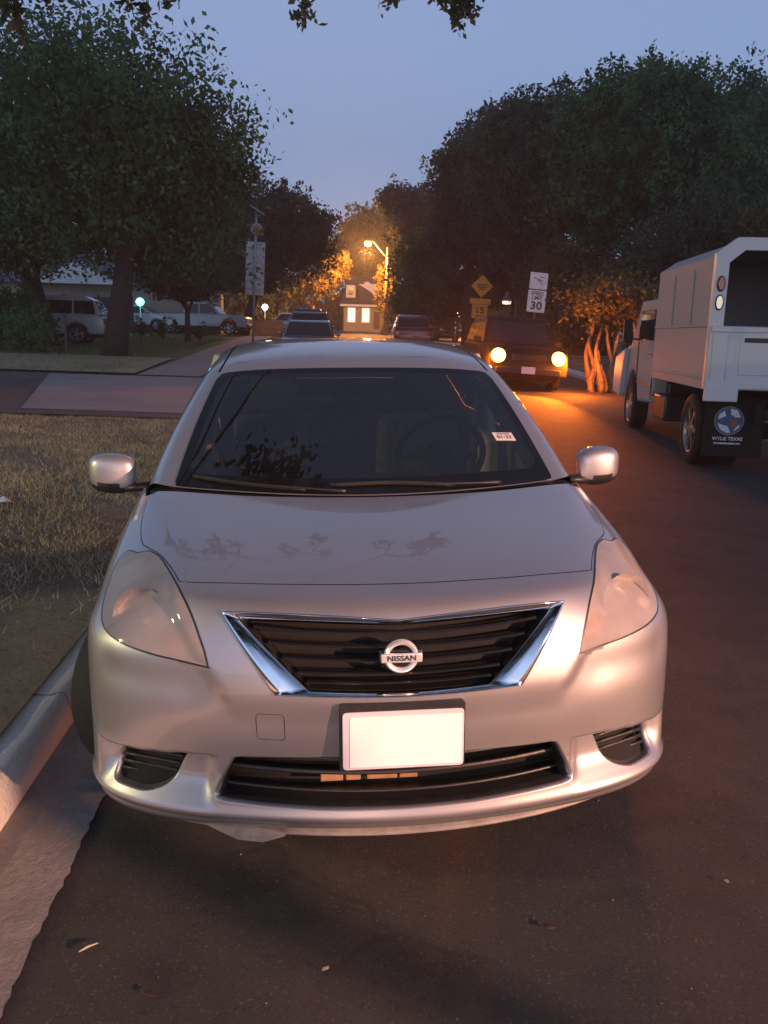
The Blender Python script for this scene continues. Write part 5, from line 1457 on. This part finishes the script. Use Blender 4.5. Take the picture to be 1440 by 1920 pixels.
lettering('limit_words', 'LIMIT', 9.0 * k, M['ink'], d, Matrix.Translation((0, -.014, h + 5 * k)) @ RXm, .001, .003, 1, .95)
b = MB(); b.prism([tuple(q) for q in rounded([(-16.5 * k, h + 21 * k), (16.5 * k, h + 21 * k), (16.5 * k, h + 50 * k), (-16.5 * k, h + 50 * k)], .04, 3)], -.01, .01); d = b.build('upper_plate', SWH, S)
b = MB(); b.box((-.02, -.013, h + 38 * k), (20 * k, .003, 1.8 * k), (0, R(18), 0)); b.box((.06, -.013, h + 33 * k), (14 * k, .003, 1.6 * k), (0, R(35), 0)); b.box((.10, -.013, h + 42 * k), (9 * k, .003, 1.5 * k)); b.build('plate_marks', mat('faded_ink', (.22, .15, .14), rough=.6, noise=.3, scale=30), d)

# the lit street lamp
f = 72.0; k = f / F_PX; p0 = on_land(722, f); tp = at(728, 464, f); lp = at(690, 455, f)
S = empty('street_lamp', p0, 0, 'lit orange street lamp with a curved arm in the middle distance', 'street lamp')
h = tp.z - p0.z; dx = tp.x - p0.x
b = MB(); b.tube([(0, 0, -.1), (dx * .5, 0, h * .5), (dx, 0, h)], [.19, .16, .13], 12); b.build('pole', WOOD, S, smooth=True)
lv = lp - p0
b = MB(); b.tube([(dx, 0, h - .9), (dx * .6 + lv.x * .4, lv.y * .4, h - .2), tuple(lv + Vector((.25, 0, .32)))], .04, 8); b.build('arm', GALV, S, smooth=True)
b = MB(); b.lathe([(.0, .34), (.12, .33), (.20, .22), (.34, .10)], 20, tuple(lv)); hd = b.build('lamp_hood', GALV, S, smooth=True)
b = MB(); b.lathe([(.0, .16), (.22, .12), (.33, .0), (.26, -.18), (.12, -.26), (0, -.28)], 20, tuple(lv)); b.build('globe', SOD, S, smooth=True)
def point(name, loc, e, col, r, parent=None):
    l = bpy.data.lights.new(name, 'POINT'); l.energy = e; l.color = col; l.shadow_soft_size = r
    o = bpy.data.objects.new(name, l); COL.objects.link(o); o.location = loc; return o
def spot(name, loc, tgt, e, col, r, ang, blend=.5):
    l = bpy.data.lights.new(name, 'SPOT'); l.energy = e; l.color = col; l.shadow_soft_size = r; l.spot_size = R(ang); l.spot_blend = blend
    o = bpy.data.objects.new(name, l); COL.objects.link(o); o.location = loc
    o.rotation_euler = (Vector(tgt) - Vector(loc)).to_track_quat('-Z', 'Y').to_euler(); return o
SODC = (1.0, .36, .07)
point('street_lamp_light', lp + Vector((0, -.1, -.75)), 16000, SODC, .3)
# unlit-looking bell lamp further right
f = 50.0; k = f / F_PX; p0 = on_land(956, f); lp2 = at(950, 568, f)
S = empty('yard_lamp', p0, 0, 'small bell-shaped yard lamp on a post behind the road signs', 'lamp')
v = lp2 - p0
b = MB(); b.tube([(.22, 0, -.1), (.22, 0, v.z + .1), (0, 0, v.z + .45)], .04, 8); b.build('post', WOOD, S, smooth=True)
b = MB(); b.lathe([(.0, .62), (.10, .60), (.14, .40), (.30, .10)], 16, (v.x, v.y, v.z)); o = b.build('shade', mat('lamp_shade_metal', (.35, .28, .24), rough=.5, noise=.2, scale=20), S, smooth=True)
b = MB(); b.lathe([(0, .12), (.26, .10), (.24, -.06), (0, -.09)], 16, (v.x, v.y, v.z)); b.build('bulb', mat('soft_bulb', (1, .9, .8), emit=(1, .86, .66), es=1.3, noise=.02), S, smooth=True)
# white ball light and turquoise light
def ball_lamp(px, py, f, r, col, es, name, lab, e):
    p0 = on_land(px, f); c = at(px, py, f); S = empty(name, p0, 0, lab, 'lamp')
    h = max(.6, c.z - p0.z)
    b = MB(); b.tube([(0, 0, -.05), (0, 0, h - r)], .03, 8); b.build('post', GALV, S, smooth=True)
    b = MB(); b.lathe([(0, -r), (r * .6, -r * .8), (r * .98, -.2 * r), (r * .98, .2 * r), (r * .6, r * .8), (0, r)], 20, (0, 0, h)); b.build('globe', mat(name + '_glow', (1, 1, 1), emit=col, es=es, noise=.02), S, smooth=True)
    point(name + '_light', (p0.x, p0.y - .5, p0.z + h), e, col, r)
ball_lamp(853, 590, 56, .26, (1, .92, .80), 6, 'globe_lamp', 'bright white globe lamp above the dark car', 60)
ball_lamp(265, 566, 46.0, .22, (.10, .75, .80), 5, 'turquoise_lamp', 'turquoise glowing lamp above the small white car', 30)
ball_lamp(497, 576, 60, .22, (.95, 1, .75), 3.5, 'pale_lamp', 'pale green-white lamp behind the solar sign pole', 40)

# ---- houses
BR = mat('house_siding', (.32, .28, .22), rough=.85, noise=.12, scale=2); ROOF = mat('roof_shingles', (.055, .05, .062), rough=.9, noise=.35, scale=3); TRIM = mat('white_trim', (.62, .60, .60), rough=.6, noise=.05, scale=5)
LITW = mat('lit_window', (1, .95, .8), emit=(1, .90, .62), es=1.5, noise=.05, scale=2); DKW = mat('dark_window', (.03, .03, .04), rough=.1, noise=.3, scale=2)
DOOR = mat('door_wood', (.10, .06, .045), rough=.6, noise=.3, scale=4)
f = 92.0; k = f / F_PX; pb = at(682, 622, f); pb.z = land_z(pb.x, pb.y)
H_ = empty('two_storey_house', pb, ROADYAW * -1 + R(4), 'house with a steep dark roof, white dormers and two brightly lit windows', 'house')
def zof(py): return at(682, py, f).z - pb.z
def xof(px): return (px - 682) * k
z1 = zof(573)
wb = MB(); wb.box(((xof(645) + xof(735)) / 2, 3, z1 / 2), (xof(735) - xof(645), 6, z1)); wl = wb.build('wall', BR, H_)
rb = MB()
x0, x1, xr0, xr1 = xof(638), xof(740), xof(655), xof(712); zr = zof(515)
rb.add([(x0, -.5, z1 - .05), (x1, -.5, z1 - .05), (x1, 6.5, z1 - .05), (x0, 6.5, z1 - .05), (xr0, 3, zr), (xr1, 3, zr)], [(0, 1, 5, 4), (1, 2, 5), (2, 3, 4, 5), (3, 0, 4), (3, 2, 1, 0)])
rf = rb.build('roof', ROOF, H_)
b = MB(); b.box(((x0 + x1) / 2, -.52, z1 - .02), (x1 - x0, .08, .22)); b.build('gutter_board', TRIM, H_)
def win(cx, cz, w, h, m, par, y=-.03):
    b = MB(); b.box((cx, y, cz), (w + .25, .10, h + .25)); o = b.build('window', TRIM, par)
    b = MB(); b.box((cx, y - .06, cz), (w, .04, h)); b.build('pane', m, o)
    b = MB(); b.box((cx, y - .09, cz), (.05, .03, h)); b.box((cx, y - .09, cz), (w, .03, .05)); b.build('glazing_bar', TRIM, o)
win(xof(659), zof(591), 12 * k, 24 * k, LITW, H_); win(xof(685), zof(591), 12 * k, 24 * k, LITW, H_)
b = MB(); b.box((xof(705), -.03, zof(600)), (11 * k, .12, 30 * k)); b.build('door', DOOR, H_)
# dormers
b = MB(); cz = zof(547); b.box((xof(657), .8, cz), (17 * k, 1.8, 22 * k)); dm = b.build('dormer', TRIM, H_)
b = MB(); b.box((xof(657), -.14, cz), (8 * k, .04, 13 * k)); b.build('dormer_window', DKW, dm)
b = MB(); gx = xof(693); b.add([(gx - 20 * k, .0, zof(572)), (gx + 20 * k, .0, zof(572)), (gx - 24 * k, 0, zof(531)), (gx - 20 * k, 3, zof(572)), (gx + 20 * k, 3, zof(572)), (gx - 24 * k, 3, zof(531))], [(0, 1, 2), (3, 5, 4), (0, 3, 4, 1), (1, 4, 5, 2), (2, 5, 3, 0)])
gb = b.build('gable', ROOF, H_)
b = MB(); b.add([(gx - 22 * k, -.08, zof(533)), (gx - 16 * k, -.08, zof(533)), (gx + 20 * k, -.08, zof(560)), (gx + 20 * k, -.08, zof(548)), (gx + 8 * k, -.08, zof(532))], [(0, 2, 3), (0, 3, 4)])
b.add([(xof(680), -.10, zof(530)), (xof(700), -.10, zof(555)), (xof(702), -.10, zof(538)), (xof(688), -.10, zof(528))], [(0, 1, 2, 3)])
b.build('barge_board', TRIM, gb)
# house front at the far left: grey roof, pale gable
f = 50.0; k = f / F_PX; pb = on_land(150, f)
H2 = empty('bungalow', pb, R(6), 'low house with a grey roof and pale gable behind the trees on the left', 'house')
z1 = at(150, 530, f).z - pb.z
b = MB(); b.box((0, 4, z1 / 2), (16, 8, z1)); b.build('wall', BR, H2)
b = MB(); b.add([(-8.5, -.6, z1 - .1), (8.5, -.6, z1 - .1), (8.5, 8.6, z1 - .1), (-8.5, 8.6, z1 - .1), (-5, 4, z1 + 2.0), (5, 4, z1 + 2.0)], [(0, 1, 5, 4), (1, 2, 5), (2, 3, 4, 5), (3, 0, 4), (3, 2, 1, 0)]); b.build('roof', mat('grey_shingles', (.12, .13, .16), rough=.9, noise=.25, scale=3), H2)
b = MB(); b.prism([(-2.2, z1 - .1), (2.4, z1 - .1), (.2, z1 + 1.15)], -1.2, 1.5); b.build('gable', TRIM, H2)
b = MB(); b.box((-3.5, -.04, z1 * .5), (1.6, .1, 1.2)); b.build('window', DKW, H2)
# dark close-boarded fence behind the yards
FE = mat('dark_fence', (.030, .026, .024), rough=.9, noise=.4, scale=5)
for (a, bb, f0, lab) in ((60, 250, 46.5, 'dark low fence behind the pale utility vehicle'),):
    p1 = on_land(a, f0); p2 = on_land(bb, f0 + 1); S = empty('garden_fence', p1, 0, lab, 'fence'); d = p2 - p1
    L_ = d.length; ang = math.atan2(d.y, d.x); b = MB(); b.box((L_ / 2, 0, .95), (L_, .05, 1.7)); o = b.build('fence_panel', FE, S); o.rotation_euler = (0, 0, ang)
    for k2 in range(4):
        b = MB(); b.box((L_ * k2 / 3, .06, .95), (.12, .12, 1.9)); o = b.build('post', FE, S); o.rotation_euler = (0, 0, ang)
# far background hedge closing the street ends
tree('far_hedge', on_land(330, 75), [blob(100, 560, 130, 60, 75), blob(300, 560, 130, 60, 75), blob(450, 570, 90, 55, 75)], 12000, .4, LF['dark'], .2, 'dark hedge closing off the yards behind the parked vehicles on the left', 'hedge', 'far hedges', seed=31, cull=0, core=1.5)
tree('far_hedge', on_land(860, 90), [blob(780, 590, 60, 40, 92), blob(880, 580, 80, 45, 90), blob(1000, 590, 90, 45, 88)], 9000, .4, LF['dark'], .2, 'dark hedge closing off the street behind the pale pickup', 'hedge', 'far hedges', seed=32, cull=0, core=1.5)
tree('far_hedge', on_land(600, 100), [blob(560, 595, 60, 35, 100), blob(640, 590, 50, 38, 102)], 6000, .4, LF['olive'], .2, 'hedge behind the orange-lit tree beside the house', 'hedge', 'far hedges', seed=33, cull=0, core=1.5)
# orange traffic barrier
p0 = on_land(504, 53); S = empty('traffic_barrier', p0, R(4), 'orange water-filled barrier left of the parked cars', 'barrier')
b = MB(); b.prism([(-.28, 0), (.28, 0), (.22, .35), (.10, .9), (-.10, .9), (-.22, .35)], -.9, .9, 'X'); b.build('barrier_body', ORG, S, bevel=.03)
b = MB(); b.box((-.7, 0, .02), (.3, .62, .06)); b.box((.7, 0, .02), (.3, .62, .06)); b.build('foot', ORG, S, bevel=.01)
# thin post on the verge, mailbox style
p0 = on_land(124, 26); S = empty('marker_post', p0, 0, 'thin dark post standing on the verge left of the thick trunk', 'post')
b = MB(); b.box((0, 0, .55), (.07, .07, 1.25)); b.build('post', M['black_plastic'], S, bevel=.008)
b = MB(); b.box((0, -.01, 1.2), (.09, .09, .06)); b.build('cap', M['black_plastic'], S, bevel=.01)
# litter
b = MB(); p0 = at(5, 972, 5.2); z = land_z(-2.5, 5)
q = Vector((at(4, 972, 6.2).x, at(4, 972, 6.2).y, 0))
b.add([(-.06, -.03, .01), (.05, -.04, .03), (.07, .04, .01), (0, .06, .05), (-.07, .03, .02)], [(0, 1, 3), (1, 2, 3), (0, 3, 4)])
o = b.build('paper_scrap', mat('paper', (.6, .66, .66), rough=.8, noise=.1, scale=20)); o.location = (q.x, q.y, land_z(q.x, q.y) + .03); tag(o, 'crumpled pale paper scrap on the verge at the left edge', 'litter')
def gp(px, py):
    for f_ in np.linspace(.8, 6, 800):
        p = at(px, py, f_)
        if p.z <= road_z(p.x, p.y) + .004: return Vector((p.x, p.y, road_z(p.x, p.y) + .008))
STRAW = mat('twig_straw', (.45, .38, .28), rough=.8, noise=.2, scale=30); DK = mat('dead_leaf', (.05, .02, .012), rough=.8, noise=.3, scale=30)
p = gp(165, 1783); b = MB(); b.tube([(-.018, -.012, .003), (0, .002, .006), (.02, .016, .004)], [.002, .003, .0015], 6); o = b.build('straw_twig', STRAW, smooth=True); o.location = p; tag(o, 'pale dry twig lying on the asphalt at the lower left', 'twig')
GL_ = 'dead leaves on the asphalt'
def leaf(px, py, s, m, lab):
    p = gp(px, py); b = MB(); b.add([(-s, 0, .001), (-s * .3, -s * .6, .004), (s * .7, -s * .3, .002), (s, .1 * s, .006), (.3 * s, s * .55, .003), (-.5 * s, s * .4, .005)], [(0, 1, 2, 3, 4, 5)]); o = b.build('dead_leaf', m); o.location = p; o.rotation_euler = (0, 0, px); tag(o, lab, 'leaf', GL_)
leaf(282, 1868, .016, DK, 'dark red-brown leaf on the asphalt at the bottom left'); leaf(1030, 1742, .018, DK, 'dark leaf fragment on the asphalt at the bottom right')
leaf(610, 1824, .010, STRAW, 'pale leaf fragment on the asphalt below the bumper'); leaf(1362, 1658, .010, STRAW, 'pale leaf fragment on the asphalt at the right')
# grit on the road
def plg(r, n):
    x = r.uniform(-.68, 3.2, n); y = r.uniform(.9, 9, n); return np.stack([x, y, [road_z(a, c) + .004 for a, c in zip(x, y)]], 1)
r = np.random.default_rng(9); C = plg(r, 1500); n = len(C); s = (.0008 + .0025 * r.random(n) ** 3)[:, None]
off = np.array([[-1, -1, 0], [1, -1, 0], [1, 1, 0], [-1, 1, 0], [0, 0, 1.3]])
V = (C[:, None, :] + off[None] * s[:, None] * r.uniform(.6, 1.4, (n, 5, 1))).reshape(-1, 3)
Fs = [tuple(5 * i + np.array(t)) for i in range(n) for t in ((0, 1, 4), (1, 2, 4), (2, 3, 4), (3, 0, 4))]
me = bpy.data.meshes.new('grit'); me.from_pydata(V.tolist(), [], [tuple(int(a) for a in t) for t in Fs]); me.materials.append(mat('grit', (.12, .10, .09), rough=.9, noise=.5, scale=90)); tag(link('grit', me), 'loose grit scattered on the asphalt', 'grit', None, 'stuff')

# ---- lamps outside the frame that light the scene
LX, LY, LH = 17.7, -11.7, 4.7
S = empty('street_lamp', (LX, LY, land_z(LX, LY)), 0, 'orange street lamp standing behind the camera on the right', 'street lamp')
b = MB(); b.tube([(1.2, 0, -.1), (1.2, 0, LH + .2), (.6, 0, LH + .5), (.1, 0, LH + .3)], [.10, .08, .05, .05], 10); b.build('pole', GALV, S, smooth=True)
b = MB(); b.lathe([(0, .3), (.15, .26), (.25, .1), (.25, .05)], 16, (0, 0, LH)); b.build('lamp_hood', GALV, S, smooth=True)
spot('kerb_lamp_light', (LX, LY, LH), (-.6, 1.75, .2), 50000, (1.0, .48, .28), .16, 24, 1.0)
# small unseen sign added to throw the diagonal shadow on the asphalt
v = VR @ Vector((6.1, -2.25, 0)); zg = land_z(7.2, v.y)
S = empty('shadow_sign', (v.x, v.y, zg), R(-10), 'small unseen sign on a thin pole, added behind the camera for its shadow', 'sign')
b = MB(); b.tube([(0, 0, -.1), (0, 0, 1.76)], .03, 8); b.build('pole', GALV, S, smooth=True)
b = MB(); b.box((0, -.04, 1.55), (.30, .006, .40)); b.build('sign_board', SWH, S, bevel=.002)
# porch lamp at the left, out of frame
S = empty('porch_lamp', (-8.5, 1.5, land_z(-8.5, 1.5)), 0, 'yellow-green garden lamp left of the camera', 'lamp')
b = MB(); b.tube([(0, 0, -.1), (0, 0, 2.3)], .04, 8); b.build('post', GALV, S, smooth=True)
b = MB(); b.lathe([(0, 0), (.10, .02), (.14, .14), (.10, .27), (0, .30)], 16, (0, 0, 2.3)); b.build('globe', mat('porch_globe', (1, 1, .7), emit=(.95, .85, .28), es=18, noise=.02), S, smooth=True)
point('porch_light', (-8.5 + .25, 1.5, 2.6), 900, (.95, .82, .34), .12)
# unseen car added far behind the camera to brighten the sedan's bumper
BC = make_car('unseen_fill_car', 'sedan', P_GREY, (-2.2, -34, 0), PI + R(-3), 'unseen grey sedan added behind the camera, its headlamps fill the bumper with light', 'car', head=WHL)
for sx in (-1, 1): spot('beam', (-2.2 + sx * .65, -33.7, .72), (.1 + sx * .2, 2.0, .60), 5800, (1.0, .60, .43), .09, 5.0, .8)  # added warm fill aimed at the parked sedan's front
# amber headlamp light
for sx in (-1, 1):
    q = AMBERCAR.matrix_basis @ Vector((sx * .69, -.30, .80))
    spot('headlamp_light', q, q + Vector((-.66, -.76, -.06)), 1900, (1, .18, .010), .12, 74, .35)
    point('amber_fill_light', AMBERCAR.matrix_basis @ Vector((sx * 1.06, -.16, .70)), 420 if sx > 0 else 90, (1, .20, .012), .08)  # added amber fill beside the vehicle, brightens the stems and foliage

# ---- thin haze added to give the lamps halos and lift the dark trees
b = MB(); b.box((0, 150, 40), (760, 560, 95)); hz = b.build('haze', bpy.data.materials.new('haze')); tag(hz, kind='stuff')
m = hz.data.materials[0]; m.use_nodes = True; nt = m.node_tree; nt.nodes.remove(nt.nodes['Principled BSDF'])
pv = nt.nodes.new('ShaderNodeVolumePrincipled'); pv.inputs['Color'].default_value = (.85, .88, .95, 1); pv.inputs['Density'].default_value = .0015; pv.inputs['Anisotropy'].default_value = .3
nt.links.new(pv.outputs[0], nt.nodes['Material Output'].inputs['Volume'])
cam = bpy.data.cameras.new('camera'); co = bpy.data.objects.new('camera', cam); COL.objects.link(co)
cam.sensor_fit = 'VERTICAL'; cam.sensor_height = 24.0; cam.lens = F_PX / 1920 * 24.0
cam.clip_start = .05; cam.clip_end = 6000
co.matrix_world = Matrix.Translation((0, 0, CAMH)) @ Matrix.Rotation(-ROADYAW, 4, 'Z') @ Matrix.Rotation(PI / 2 - PITCH, 4, 'X') @ Matrix.Rotation(ROLL, 4, 'Z')
SC.camera = co
w = bpy.data.worlds.new('World'); SC.world = w; w.use_nodes = True
nt = w.node_tree; bg = nt.nodes['Background']
sky = nt.nodes.new('ShaderNodeTexSky'); sky.sky_type = 'NISHITA'; sky.sun_disc = False
sky.sun_elevation = R(3.0); sky.sun_rotation = R(170); sky.altitude = 0; sky.air_density = 1.0; sky.dust_density = .5; sky.ozone_density = 3.0
mx = nt.nodes.new('ShaderNodeMixRGB'); mx.inputs[0].default_value = .70; mx.inputs[2].default_value = (2.60, 3.45, 5.70, 1)
nt.links.new(sky.outputs[0], mx.inputs[1]); bg.inputs[1].default_value = .12
# dusk: the low sky is brighter than the zenith, brightest towards the open west behind the camera
tc = nt.nodes.new('ShaderNodeTexCoord'); sp = nt.nodes.new('ShaderNodeSeparateXYZ'); nt.links.new(tc.outputs['Generated'], sp.inputs[0])
def mapr(src, a, b, c, d):
    m = nt.nodes.new('ShaderNodeMapRange'); m.interpolation_type = 'SMOOTHSTEP'
    for k, v_ in zip((1, 2, 3, 4), (a, b, c, d)): m.inputs[k].default_value = v_
    nt.links.new(src, m.inputs[0]); return m.outputs[0]
e1 = mapr(sp.outputs['Z'], .26, .74, 1.42, .38); e2 = mapr(sp.outputs['Y'], -.9, .3, 1.5, 1.0)
m1 = nt.nodes.new('ShaderNodeMath'); m1.operation = 'MULTIPLY'; nt.links.new(e1, m1.inputs[0]); nt.links.new(e2, m1.inputs[1])
ml = nt.nodes.new('ShaderNodeMixRGB'); ml.blend_type = 'MULTIPLY'; ml.inputs[0].default_value = 1
nt.links.new(mx.outputs[0], ml.inputs[1]); nt.links.new(m1.outputs[0], ml.inputs[2]); nt.links.new(ml.outputs[0], bg.inputs[0])
SC.view_settings.view_transform = 'Standard'; SC.view_settings.look = 'None'; SC.view_settings.exposure = 0; SC.view_settings.gamma = 1
